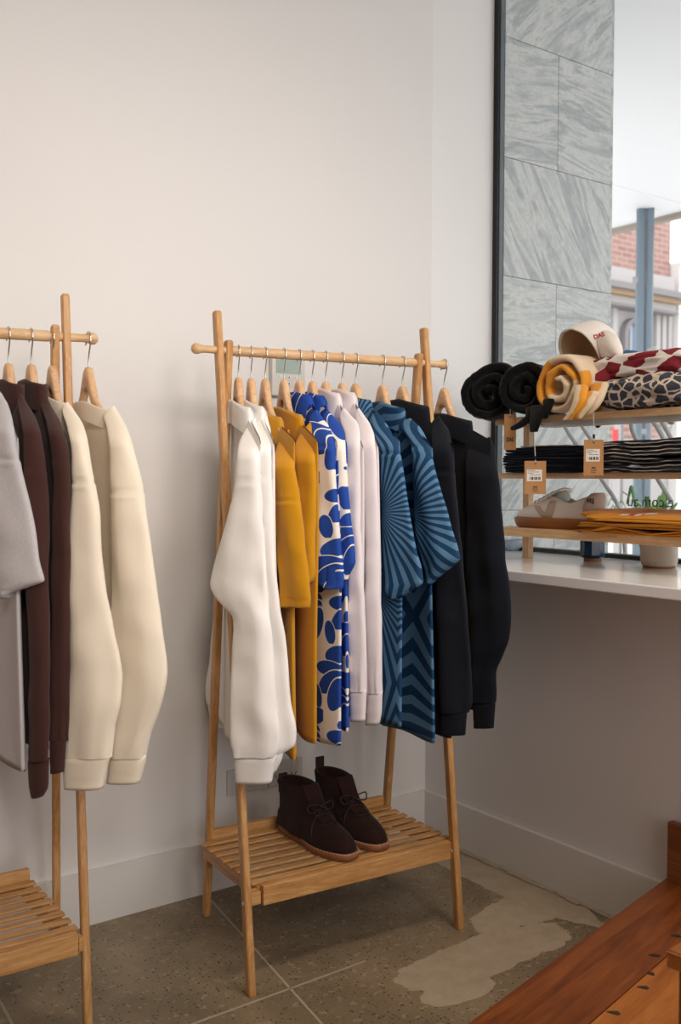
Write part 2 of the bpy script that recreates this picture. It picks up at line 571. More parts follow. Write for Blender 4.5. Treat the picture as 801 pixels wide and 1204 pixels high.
def floor_mat():
    t = NT('polished_concrete')
    v = t.coord()
    big = t.noise(v, 2.2, 5, 0.6, 0.4); mid = t.noise(v, 9, 5, 0.65)
    base = t.ramp(big, [(0.3, rgb(108, 95, 74)), (0.5, rgb(146, 129, 103)), (0.7, rgb(178, 160, 130))])
    base = t.mix(t.math('MULTIPLY', mid, 0.55), base, rgb(92, 80, 66))
    # exposed aggregate
    a1 = t.voronoi(v, 95); c1 = t.math('LESS_THAN', a1.outputs['Distance'], 0.26)
    sepc = t.n.new('ShaderNodeSeparateColor'); t.l.new(a1.outputs['Color'], sepc.inputs[0])
    c1 = t.math('MULTIPLY', c1, t.math('GREATER_THAN', sepc.outputs[0], 0.62))
    a2 = t.voronoi(v, 210); c2 = t.math('LESS_THAN', a2.outputs['Distance'], 0.22)
    # smooth screed patches of their own outline near the right-hand rack leg and the platform
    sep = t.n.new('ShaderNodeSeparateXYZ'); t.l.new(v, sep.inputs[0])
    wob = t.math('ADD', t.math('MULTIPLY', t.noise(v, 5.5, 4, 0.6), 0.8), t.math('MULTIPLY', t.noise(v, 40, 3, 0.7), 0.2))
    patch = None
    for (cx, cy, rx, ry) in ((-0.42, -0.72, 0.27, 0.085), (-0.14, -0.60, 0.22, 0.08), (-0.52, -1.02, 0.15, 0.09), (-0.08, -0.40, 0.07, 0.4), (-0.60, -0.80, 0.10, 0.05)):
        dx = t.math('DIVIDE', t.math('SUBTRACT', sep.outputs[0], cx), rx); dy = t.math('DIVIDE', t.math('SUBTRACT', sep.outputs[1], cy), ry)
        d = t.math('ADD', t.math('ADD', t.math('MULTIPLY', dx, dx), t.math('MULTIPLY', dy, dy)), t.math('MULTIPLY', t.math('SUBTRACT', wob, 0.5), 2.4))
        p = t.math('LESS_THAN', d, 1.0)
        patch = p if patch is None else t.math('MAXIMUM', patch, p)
    specks = t.math('MULTIPLY', t.math('MAXIMUM', c1, t.math('MULTIPLY', c2, 0.7)), t.math('SUBTRACT', 1.0, t.math('MULTIPLY', patch, 0.95)))
    light = t.noise(v, 46, 3)
    col = t.mix(t.math('MULTIPLY', t.math('GREATER_THAN', light, 0.62), 0.4), base, rgb(178, 160, 136))
    col = t.mix(t.math('MULTIPLY', specks, 0.85), col, rgb(48, 38, 30))
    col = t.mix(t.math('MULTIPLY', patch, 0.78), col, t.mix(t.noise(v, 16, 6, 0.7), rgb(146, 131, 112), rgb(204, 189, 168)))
    t.col(col)
    t.rough(t.math('ADD', 0.32, t.math('MULTIPLY', mid, 0.3)))
    t.bump(mid, 0.06, 0.004)
    return t.m


M['floor'] = floor_mat()
M['joint'] = plain('pale_joint_filler', rgb(170, 158, 140), 0.7, var=0.12, scale=30)


def stone(name, ang, seed):
    t = NT(name)
    v0 = t.coord('Object', rot=(0, ang, 0), loc=(seed, seed*0.7, 0))
    mp = t.n.new('ShaderNodeMapping'); mp.inputs['Scale'].default_value = (1.0, 1.0, 5.5); t.l.new(v0, mp.inputs[0]); v = mp.outputs[0]
    n = t.noise(v, 2.6, 9, 0.66, 0.5)
    n2 = t.noise(t.coord('Object', loc=(seed, 0, 0)), 60, 4, 0.7)
    col = t.ramp(n, [(0.28, rgb(132, 138, 140)), (0.40, rgb(170, 175, 175)), (0.50, rgb(200, 202, 199)), (0.58, rgb(154, 160, 161)), (0.72, rgb(204, 207, 205))])
    col = t.mix(t.math('MULTIPLY', t.math('SUBTRACT', n2, 0.40), 0.9), col, rgb(126, 134, 136))
    t.col(col); t.rough(0.5); t.bump(n2, 0.1, 0.003)
    return t.m


STONES = [stone('travertine_'+str(i), a, i*3.1) for i, a in enumerate((0.75, 0.12, -0.1, -0.95, 0.05, -0.08, 0.8))]
M['grout'] = plain('stone_grout', rgb(168, 170, 166), 0.8)
M['soffit'] = plain('white_awning_lining', rgb(244, 246, 250), 0.6)
M['awning_edge'] = plain('awning_edge_metal', rgb(150, 140, 128), 0.6)
M['post'] = plain('blue_grey_post_paint', rgb(122, 138, 150), 0.5, var=0.05)
M['ext_white'] = plain('white_render', rgb(172, 168, 167), 0.7, var=0.03)
M['ext_bright'] = plain('bright_white_render', rgb(222, 220, 218), 0.7)
M['ext_grey'] = plain('grey_stone_moulding', rgb(128, 124, 126), 0.7)  # even mid grey for cornices, arch surround, sign post and bracket
M['ext_gold'] = plain('ochre_moulding', rgb(166, 138, 108), 0.7)
M['ext_glass'] = plain('street_window_glass', rgb(104, 130, 156), 0.1)


def brickmat():
    t = NT('pink_brick')
    b = t.n.new('ShaderNodeTexBrick'); b.inputs['Scale'].default_value = 1.0
    b.inputs['Brick Width'].default_value = 0.46; b.inputs['Row Height'].default_value = 0.16; b.inputs['Mortar Size'].default_value = 0.02
    b.inputs['Color1'].default_value = (*rgb(148, 106, 98), 1); b.inputs['Color2'].default_value = (*rgb(162, 126, 116), 1)
    b.inputs['Mortar'].default_value = (*rgb(166, 150, 143), 1)
    t.l.new(t.coord('Object', rot=(PI/2, 0, 0)), b.inputs['Vector']); t.col(b.outputs[0]); t.rough(0.85)
    return t.m


M['brick'] = brickmat()
M['ext_brick_pale'] = plain('pale_render', rgb(190, 180, 176), 0.8)
M['street'] = plain('pale_pavement', rgb(196, 194, 190), 0.8, var=0.08, scale=2)
M['tube_grey'] = plain('grey_galvanised_tube', rgb(172, 176, 178), 0.5)
M['leaf'] = plain('strap_leaf_green', rgb(136, 184, 98), 0.5, var=0.3, scale=12)
M['leaf2'] = plain('dark_leaf_green', rgb(92, 140, 82), 0.5, var=0.3, scale=12)
M['sign_red'] = plain('red_sign', rgb(226, 60, 66), 0.5)
M['sign_yellow'] = plain('yellow_sign', rgb(236, 222, 96), 0.5)
M['ceiling'] = plain('white_ceiling_paint', rgb(236, 234, 230), 0.7)


def glassmat():
    t = NT('window_glass')
    out = t.n['Material Output']; t.n.remove(t.b)
    tr = t.new('ShaderNodeBsdfTransparent'); gl = t.new('ShaderNodeBsdfGlossy'); gl.inputs['Roughness'].default_value = 0.0
    tr.inputs[0].default_value = (0.985, 0.99, 0.99, 1)
    lw = t.new('ShaderNodeLayerWeight'); fr = t.n.new('ShaderNodeMath'); fr.operation = 'MULTIPLY_ADD'; pw = t.math('POWER', lw.outputs['Facing'], 4.0); t.l.new(pw, fr.inputs[0]); fr.inputs[1].default_value = 0.6; fr.inputs[2].default_value = 0.02
    mx = t.new('ShaderNodeMixShader'); t.l.new(fr.outputs[0], mx.inputs[0]); t.l.new(tr.outputs[0], mx.inputs[1]); t.l.new(gl.outputs[0], mx.inputs[2])
    t.l.new(mx.outputs[0], out.inputs[0])
    return t.m


M['glass'] = glassmat()

# ------------------------------------------------------------------ setting
XG, YJ, ZS, XS = 0.366, 0.073, 0.907, -0.20      # glass plane, jamb, counter height, counter front
ROOM_X, ROOM_Y, ROOM_Z = -5.0, -6.2, 3.4


def prism(name, pts, z0, z1, material, parent=None, bev=0):
    n = len(pts)
    V = [(p[0], p[1], z0) for p in pts]+[(p[0], p[1], z1) for p in pts]
    F = [tuple(range(n))[::-1], tuple(range(n, 2*n))]+[(i, (i+1) % n, n+(i+1) % n, n+i) for i in range(n)]
    return mesh(name, V, F, material, parent, smooth=False)


structure(box('floor', (ROOM_X, ROOM_Y, -0.1), (0.0, 0.0, 0.0), M['floor']), 'polished concrete floor with exposed stone chips and pale patches')
fl = bpy.data.objects['floor']
for k, (a, b) in enumerate((((248, 1058), (400, 1228)), ((205, 1212), (430, 1130)), ((-30, 1120), (20, 1215)))):
    A, B = at(*a, z=0), at(*b, z=0); d = (B-A)/np.linalg.norm(B-A); nn = np.array([-d[1], d[0], 0])
    box('joint_strip', (0, -0.0028, -0.004), (np.linalg.norm(B-A), 0.0028, 0.0006), M['joint'], fl, 0, (d, nn, (0, 0, 1)), A)
structure(prism('wall_back', [(ROOM_X, 0), (0.0137, 0), (XG, YJ), (XG+0.03, 0.5), (ROOM_X, 0.5)], -0.1, ROOM_Z, M['wall']), 'white painted plaster wall behind the clothes racks')
structure(box('wall_right', (0, ROOM_Y, -0.1), (XG+0.02, 0.0, ZS-0.03), M['wall']), 'white half wall below the window counter')
structure(box('wall_right_pier', (0, ROOM_Y, ZS-0.03), (XG+0.04, -4.2, ROOM_Z), M['wall']))
structure(box('wall_left', (ROOM_X-0.2, ROOM_Y, -0.1), (ROOM_X, 0.5, ROOM_Z), M['far_wall']))
structure(box('wall_front', (ROOM_X, ROOM_Y-0.2, -0.1), (XG, ROOM_Y, ROOM_Z), M['far_wall']))
structure(box('ceiling', (ROOM_X-0.2, ROOM_Y-0.2, ROOM_Z), (XG+0.04, 0.5, ROOM_Z+0.15), M['ceiling']))
structure(box('wall_right_lintel', (0, -4.2, 3.0), (XG+0.04, YJ, ROOM_Z), M['wall']))
# skirting boards with a small top bevel
HB = 0.1405
structure(prism('baseboard_back', [(ROOM_X, -0.013), (-0.013, -0.013), (0, 0), (ROOM_X, 0)], 0, HB, M['trim']), 'white skirting board along the back wall')
structure(prism('baseboard_right', [(-0.013, -0.013), (0, 0), (0, -0.93), (-0.013, -0.93)], 0, HB, M['trim']), 'white skirting board along the right wall')
# ragged mortar line where the right-hand skirting meets the floor
bm = bmesh.new()
for i in range(26):
    y = -0.05-i*0.033
    bx(bm, np.array([-0.016-0.012*random.random()-0.006, y-0.02-0.01*random.random(), 0]), np.array([-0.012, y+0.02, 0.003+0.005*random.random()]), 0.001)
o = from_bm('trim_1', bm, M['joint']); structure(o, 'ragged pale mortar line along the foot of the right skirting')

# counter under the window
structure(box('window_sill', (XS, -4.2, ZS-0.028), (XG-0.01, -0.001, ZS), M['sill'], bev=0.003), 'white counter running under the shop window')

# window: steel frame and one big pane
win = bpy.data.objects.new('window_1', None); C.objects.link(win); structure(win, 'tall shop window with thin dark green steel frame')
YR = -4.2
box('frame', (XG-0.012, YJ-0.024, ZS), (XG+0.016, YJ, 3.0), M['frame'], win, 0.001)
box('seal', (XG-0.004, YJ-0.0275, ZS), (XG+0.014, YJ-0.024, 3.0), M['seal'], win)
box('frame', (XG-0.012, YR, ZS), (XG+0.03, YJ-0.034, ZS+0.014), M['frame'], win, 0.001)
box('frame', (XG-0.012, YR, 2.97), (XG+0.03, YJ-0.034, 3.0), M['frame'], win, 0.001)
box('frame', (XG-0.012, YR, ZS), (XG+0.03, YR+0.034, 3.0), M['frame'], win, 0.001)
box('glass_pane', (XG+0.004, YR, ZS), (XG+0.010, YJ-0.024, 3.0), M['glass'], win)
# mirrored web address on the outside of the pane, read from the street
p = at(737.5, 595.0, x=XG+0.011)
text('window_lettering', 'e.com.au', 0.046, M['grey_ink'], (XG+0.0115, p[1], p[2]), (0, 1, 0), (0, 0, 1), win, 0.0003, 'RIGHT')

# ------------------------------------------------------------------ raised timber floor
ZP = 0.163
A, B = at(549, 1204, z=ZP), at(783.7, 1032, z=ZP)
PD = (B-A)/np.linalg.norm(B-A); PN = np.array([PD[1], -PD[0], 0.0])
plat = bpy.data.objects.new('floor_platform', None); C.objects.link(plat); structure(plat, 'raised platform of wide reddish recycled floor boards')
PWD = 0.167
px_axes = (PD, PN, (0, 0, 1))
org = B - PD*0.0
Lback = 2.3
for i in range(9):
    t0, t1 = i*PWD, (i+1)*PWD-0.0018
    # each board runs from the right wall to the left end of the platform
    e0 = (-0.014-(B[0]+PN[0]*t0))/PD[0]
    e1 = (-0.014-(B[0]+PN[0]*t1))/PD[0]
    bm = bmesh.new()
    pts = [(-Lback, t0), (e0, t0), (e1, t1), (-Lback, t1)]
    V = [bm.verts.new(Vector(np.array(B)*(1, 1, 0)+PD*a+PN*b+np.array([0, 0, z]))) for z in (ZP-0.022, ZP) for a, b in pts]
    for f in ((3, 2, 1, 0), (4, 5, 6, 7), (0, 1, 5, 4), (1, 2, 6, 5), (2, 3, 7, 6), (3, 0, 4, 7)):
        bm.faces.new([V[j] for j in f])
    bmesh.ops.bevel(bm, geom=list(bm.edges), offset=0.0012, segments=1, affect='EDGES')
    # object frame turned with the boards so that the grain runs along them
    me = bpy.data.meshes.new('plank'); bmesh.ops.recalc_face_normals(bm, faces=bm.faces)
    R = Matrix(((PD[0], PN[0], 0, B[0]), (PD[1], PN[1], 0, B[1]), (0, 0, 1, 0), (0, 0, 0, 1)))
    bm.transform(R.inverted()); bm.to_mesh(me); bm.free()
    o = link('plank', me, M['jarrah'] if i != 1 else M['jarrah_light'], plat); o.matrix_local = R
bm = bmesh.new(); bx(bm, np.array([-Lback, 0.012, 0]), np.array([e0-0.05, 0.03, ZP-0.022]), 0, px_axes, np.array(B)*(1, 1, 0))
bx(bm, np.array([-Lback, 9*PWD-0.03, 0]), np.array([e0-0.4, 9*PWD-0.012, ZP-0.022]), 0, px_axes, np.array(B)*(1, 1, 0))
bx(bm, np.array([-Lback, 0.012, 0]), np.array([-Lback+0.02, 9*PWD-0.012, ZP-0.022]), 0, px_axes, np.array(B)*(1, 1, 0))
from_bm('riser_board', bm, M['jarrahY'], plat)
# dark old nail stains at the board joints
for k, (x, y, a, l) in enumerate(((721.4, 1190.8, -0.9, 0.026), (756, 1161, -0.8, 0.024), (765.5, 1145, -0.8, 0.016), (769.5, 1123.2, -0.75, 0.024), (794.8, 1100.3, -0.7, 0.022))):
    q = at(x, y, z=ZP+0.0004)
    dd = np.array([math.cos(a), math.sin(a), 0]); ee = np.array([-dd[1], dd[0], 0])
    V = []; n = 14
    for j in range(n):
        th = 2*PI*j/n
        r = 1+0.35*nz(j*1.7, k*3.1)
        V.append(q+dd*math.cos(th)*l*0.5*r+ee*math.sin(th)*0.0042*r*(1.3+math.cos(th)))
    for j in range(n):
        V.append(V[j]+np.array([0, 0, 0.0007]))
    mesh('nail_mark', V, [tuple(range(n, 2*n))]+[(j, (j+1) % n, n+(j+1) % n, n+j) for j in range(n)], M['dark_slot'], plat, smooth=False)
ys = at(784, 1032, x=-0.035)[1]
structure(box('baseboard_platform', (-0.035, ROOM_Y+0.1, ZP), (-0.014, ys, ZP+0.147), M['jarrahY'], bev=0.002), 'reddish timber skirting board along the platform by the right wall')

# low timber stool on the platform, only one corner in the frame
zt = 0.47
q = at(787, 1119, z=zt)
az = math.radians(8); a1 = np.array([math.cos(az), math.sin(az), 0]); a2 = np.array([a1[1], -a1[0], 0])
st = thing('timber_stool', 'honey coloured timber stool with dark panel legs standing on the raised floor', 'stool', (q[0], q[1], ZP))
ax = (a1, a2, (0, 0, 1))
box('seat', (0, 0, zt-ZP-0.02), (0.34, 0.30, zt-ZP), M['jarrah_light'], st, 0.003, ax)
box('leg', (0.012, 0.012, 0), (0.032, 0.288, zt-ZP-0.02), M['jarrahY'], st, 0.002, ax)
box('leg', (0.308, 0.012, 0), (0.328, 0.288, zt-ZP-0.02), M['jarrahY'], st, 0.002, ax)
box('stretcher', (0.032, 0.13, 0.06), (0.308, 0.15, 0.11), M['jarrahY'], st, 0.002, ax)

# ------------------------------------------------------------------ outside, beyond the glass
pil = bpy.data.objects.new('wall_pillar', None); C.objects.link(pil); structure(pil, 'pillar clad in grey veined stone tiles outside the window')
YP = 0.062
XL, XR = 0.40, 0.965
box('core', (XL+0.002, YP+0.014, -0.2), (XR-0.002, YP+1.2, 3.0), M['grout'], pil)
rows_z = [3.0, 2.681, 2.268, 1.859, 1.449, 1.039, 0.629, 0.219, -0.19]
xm = 0.6716
ti = 0
for i in range(len(rows_z)-1):
    spans = [(XL, xm-0.001), (xm+0.001, XR)] if i % 2 == 1 else [(XL, XR)]
    for (u0, u1) in spans:
        box('tile', (u0, YP, rows_z[i+1]+0.001), (u1, YP+0.014, rows_z[i]-0.001), STONES[ti % len(STONES)], pil, 0.0006); ti += 1
    # tiles of the pillar's street side
    box('tile', (XR, YP, rows_z[i+1]+0.001), (XR+0.014, YP+0.6, rows_z[i]-0.001), STONES[(ti+2) % len(STONES)], pil, 0.0006)

structure(box('street', (XG+0.06, -14, -0.3), (60, 60, -0.02), M['street']), 'pale sunlit pavement and road outside the shop')
# awning over the pavement with a seam across it
aw = thing('street_awning', 'white lined awning over the pavement above the shop window', 'awning', (XG+0.05, -8, 3.02))
xe = at(755, 260, z=3.02)[0]
pa = at(712, 217.9, z=3.02); pb = at(801, 235.6, z=3.02)
yse = (pa[1]+pb[1])/2
for (y0, y1) in ((yse+0.004, 7.0), (yse-3.2, yse-0.004), (yse-6.4, yse-3.208)):
    box('soffit_panel', (0, y0+8, 0), (xe-XG-0.05, y1+8, 0.03), M['soffit'], aw)
box('fascia', (xe-XG-0.05, 0.5, -0.035), (xe-XG+0.01, 15, 0.5), M['awning_edge'], aw)
# awning post
pp = at(758.5, 300, x=xe-0.25)
po = thing('awning_post', 'blue grey steel post of two tubes holding up the awning edge', 'post', (pp[0], pp[1], -0.02))
dv = np.array([pp[1]-CAM[1], -(pp[0]-CAM[0])]); dv /= np.linalg.norm(dv)
for s, rr in ((-0.026, 0.034), (0.034, 0.026)):
    tube('tube', [(dv[0]*s, dv[1]*s, 0), (dv[0]*s, dv[1]*s, 3.04)], rr, M['post'], po, 14)
for z, s in ((2.55, -0.05), (2.06, 0.055), (1.5, 0.0)):
    tube('bracket', [(dv[0]*(s-0.03), dv[1]*(s-0.03), z), (dv[0]*(s+0.03), dv[1]*(s+0.03), z)], 0.03, M['ext_white'], po, 10)

# corner building across the street (front parallel to our back wall)
YB = 16.0


def fx(px, py):
    q = at(px, py, y=YB); return q[0], q[2]


bl = thing('corner_building', 'pink brick and white stone building with arched window across the street', 'building', (fx(712, 400)[0], YB, 0))
ox = bl.location.x


def fbox(name, px0, py0, px1, py1, d, material, back=0.0):
    x0, z0 = fx(px0, py1); x1, _ = fx(px1, py1); _, z1 = fx((px0+px1)/2, py0)
    _, z0 = fx((px0+px1)/2, py1)
    return box(name, (x0-ox, -d, z0), (x1-ox, back+0.02, z1), material, bl)


_, zc0 = fx(745, 338)
xw0, xw1 = fx(690, 400)[0]-ox, fx(830, 400)[0]-ox
xe_ = fx(787, 400)[0]-ox
box('brick_wall', (xw0, 0.0, zc0), (xe_, 6, 14.5), M['brick'], bl)
box('stone_wall', (xw0, 0.0, -0.2), (xe_, 6, zc0), M['ext_white'], bl)
zq = lambda py: fx(745, py)[1]
xs0, xs1 = xw0-0.1, xe_-0.25
box('parapet', (xs0, -0.35, zq(342)), (xs1, 0.0, zq(322)), M['ext_white'], bl)
box('cornice', (xs0, -0.8, zq(350)), (xs1+0.1, 0.0, zq(343)), M['ext_grey'], bl)
box('cornice', (xs0, -0.6, zq(355)), (xs1+0.05, 0.0, zq(350)), M['ext_gold'], bl)
box('entablature', (xs0, -0.4, zq(364)), (xs1, 0.0, zq(355)), M['ext_white'], bl)
box('cornice', (xs0, -0.5, zq(367)), (xs1, 0.0, zq(364)), M['ext_grey'], bl)
for px in (770, 777, 784, 719):
    x = fx(px, 400)[0]-ox
    box('pilaster', (x-0.09, -0.14, 2.7), (x+0.09, 0, zq(367)), M['ext_white'], bl)
# arched window: reveal ring, pane, mullions
cx, cz = fx(742, 396)[0]-ox, fx(742, 396)[1]
rw = (fx(752, 396)[0]-fx(732, 396)[0])/2


def arch(name, r0, r1, y0, y1, material, h, solid=False):
    V, F = [], []
    n = 18
    prof = [(math.cos(PI*i/n), math.sin(PI*i/n)) for i in range(n+1)]
    out = [(r1, -h)]+[(r1*c, r1*s) for c, s in prof]+[(-r1, -h)]
    inn = [(r0, -h)]+[(r0*c, r0*s) for c, s in prof]+[(-r0, -h)]
    k = len(out)
    if solid:
        V = [(cx+a, y0, cz+b) for a, b in out]+[(cx+a, y1, cz+b) for a, b in out]
        F = [tuple(range(k)), tuple(range(k, 2*k))[::-1]]+[(i, (i+1) % k, k+(i+1) % k, k+i) for i in range(k)]
    else:
        V = [(cx+a, y0, cz+b) for a, b in out]+[(cx+a, y0, cz+b) for a, b in inn]+[(cx+a, y1, cz+b) for a, b in out]+[(cx+a, y1, cz+b) for a, b in inn]
        for i in range(k-1):
            F += [(i, i+1, k+i+1, k+i), (2*k+i, 3*k+i, 3*k+i+1, 2*k+i+1), (i, 2*k+i, 2*k+i+1, i+1), (k+i, k+i+1, 3*k+i+1, 3*k+i)]
        F += [(0, k, 3*k, 2*k), (k-1, 3*k-1, 4*k-1, 2*k-1)]
    return mesh(name, V, F, material, bl, smooth=False)


wn = arch('arched_window', rw, rw*1.35, -0.22, 0.0, M['ext_grey'], 2.2)
arch('pane', rw, rw, -0.06, -0.02, M['ext_glass'], 2.2, True)
for s in (-0.33, 0.33):
    box('mullion', (cx+s*rw-0.03, -0.1, cz-2.2), (cx+s*rw+0.03, -0.05, cz+rw*0.9), M['ext_white'], bl)
tw = thing('white_building', 'tall plain white rendered building right of the blue grey post', 'building', (fx(788, 400)[0]-0.6, YB-0.3, -0.02))
qx = fx(788, 400)[0]-tw.location.x
box('wall', (qx, 0, 0), (qx+7, 5.8, at(795, 311, y=YB-0.3)[2]), M['ext_bright'], tw)
box('parapet', (qx, -0.06, at(795, 311, y=YB-0.3)[2]), (qx+7.05, 5.86, at(795, 311, y=YB-0.3)[2]+0.12), M['ext_bright'], tw)
for k in range(2):
    box('shop_window', (qx+0.5+2.2*k, -0.05, 0.5), (qx+2.0+2.2*k, 0.0, 2.3), M['ext_glass'], tw)

# shop signs seen low through the window
q = at(727.5, 512, x=9.0)
s1 = thing('street_sign', 'small red street sign on a white post far outside', 'sign', (q[0], q[1], -0.02))
box('post', (-0.04, -0.04, 0), (0.04, 0.04, q[2]+0.3), M['ext_white'], s1)
box('panel', (-0.09, -0.03, q[2]-0.08), (-0.05, 0.03, q[2]+0.10), M['sign_red'], s1)
q = at(732, 489, x=8.0)
s2 = thing('street_sign', 'round pale yellow sign just under the top shelf board, outside', 'sign', (q[0], q[1], -0.02))
tube('post', [(0, 0, 0), (0, 0, q[2])], 0.02, M['ext_grey'], s2)
tube('disc', [(0.0, 0, q[2]), (0.02, 0, q[2])], 0.075, M['sign_yellow'], s2, 20)
q = at(742, 500, y=YB-0.9)
s3 = thing('shop_awning', 'faded terracotta shop awning across the street', 'awning', (q[0], q[1], 0))
box('valance', (-1.6, -0.5, q[2]-0.35), (0.6, 0.2, q[2]+0.35), M['brick'], s3, 0.02)
box('bracket', (-1.5, 0.2, q[2]-0.3), (-1.4, 0.85, q[2]+0.3), M['ext_grey'], s3)

# bent tube hoops outside, close to the glass
hp = [at(x, y, x=0.56) for x, y in ((735, 640), (733, 608), (726, 590), (712, 572), (690, 545), (672, 512), (664, 496), (662, 470))]
hoop = thing('bent_tube_stand', 'grey bent metal tube hoops outside the glass behind the shelf', 'tube stand', (hp[0][0], hp[0][1], -0.02))
L0 = np.array(hoop.location)


def hoop_tube(pts, x):
    P = [at(a, b, x=x)-L0 for a, b in pts]
    tube('tube', cr(P, 8), 0.0075, M['tube_grey'], hoop, 8)


hoop_tube(((800, 562), (780, 515), (765, 492), (752, 486), (744, 492), (743, 503), (748, 516), (760, 540), (790, 590)), 0.52)
hoop_tube(((765, 470), (780, 498), (792, 520), (812, 560)), 0.54)
hoop_tube(((652, 470), (664, 500), (676, 520), (695, 545), (712, 570), (722, 585), (730, 602), (734, 625), (736, 660)), 0.56)
hoop_tube(((672, 470), (682, 495), (692, 512), (712, 540)), 0.58)
P = [np.array([hp[0][0], hp[0][1], z])-L0 for z in (-0.02, 0.3, 0.6, at(735, 655, x=0.56)[2])]
tube('upright', P, 0.0075, M['tube_grey'], hoop, 8)

# strap-leaved plants outside in a long planter
pl0 = at(760, 640, x=1.25)
planter = thing('planter_box', 'long pale planter box outside below the window', 'planter', (1.25, pl0[1], -0.02))
box('trough', (-0.14, -1.5, 0), (0.14, 0.75, 0.72), M['ext_white'], planter, 0.01)
box('soil', (-0.12, -1.48, 0.70), (0.12, 0.73, 0.735), M['dark_slot'], planter)
for k in range(5):
    py = pl0[1]+0.62-0.33*k
    pt = thing('strap_leaf_plant', '%s strap-leaved green plant in the planter outside, counted from the pillar' % ('first second third fourth fifth sixth seventh'.split()[k]), 'plant', (1.25, py, 0.71), 'plants in the outdoor planter')
    for j in range(13):
        a = random.uniform(0, 2*PI); ln = random.uniform(0.40, 0.70); le = random.uniform(0.06, 0.16)
        pts = []
        for i in range(7):
            s = i/6
            r = le*s+0.012; z = ln*(s-0.45*s*s*s*random.uniform(0.8, 1.2))
            pts.append(np.array([math.cos(a)*r, math.sin(a)*r, z]))
        V = []; side = np.array([-math.sin(a), math.cos(a), 0])
        for i, c in enumerate(pts):
            wd = 0.013*math.sin(PI*min(0.97, (i+1.2)/8))+0.001
            V += [c-side*wd, c+np.array([0, 0, 0.004]), c+side*wd, c-np.array([0, 0, 0.002])]
        mesh('leaf', V, grid_faces(7, 4, True, True, True), M['leaf'] if j % 3 else M['leaf2'], pt)

# ------------------------------------------------------------------ clothes racks
RO, RROT, RH = np.array([-0.646, -0.359]), math.radians(-8.94), 1.457


def beam(name, p0, p1, e, w, d, material, parent, L0):
    """straight leg p0 -> p1, w along the unit vector e, d across it, ends cut level, chamfered corners"""
    p0, p1 = np.array(p0, float), np.array(p1, float)
    e = np.array(e, float); q = np.array([-e[1], e[0], 0.0])
    c = 0.003
    prof = [(-w/2+c, -d/2), (w/2-c, -d/2), (w/2, -d/2+c), (w/2, d/2-c), (w/2-c, d/2), (-w/2+c, d/2), (-w/2, d/2-c), (-w/2, -d/2+c)]
    V = []
    dirn = (p1-p0)/np.linalg.norm(p1-p0)
    rows = [(p0, 0.9), (p0+dirn*0.004, 1.0), (p1-dirn*0.006, 1.0), (p1-dirn*0.002, 0.9), (p1, 0.72)]
    for pt, k in rows:
        for a, b in prof:
            V.append(pt+e*a*k+q*b*k-L0)
    return mesh(name, V, grid_faces(len(rows), 8, True, True, True), material, parent, smooth=False)


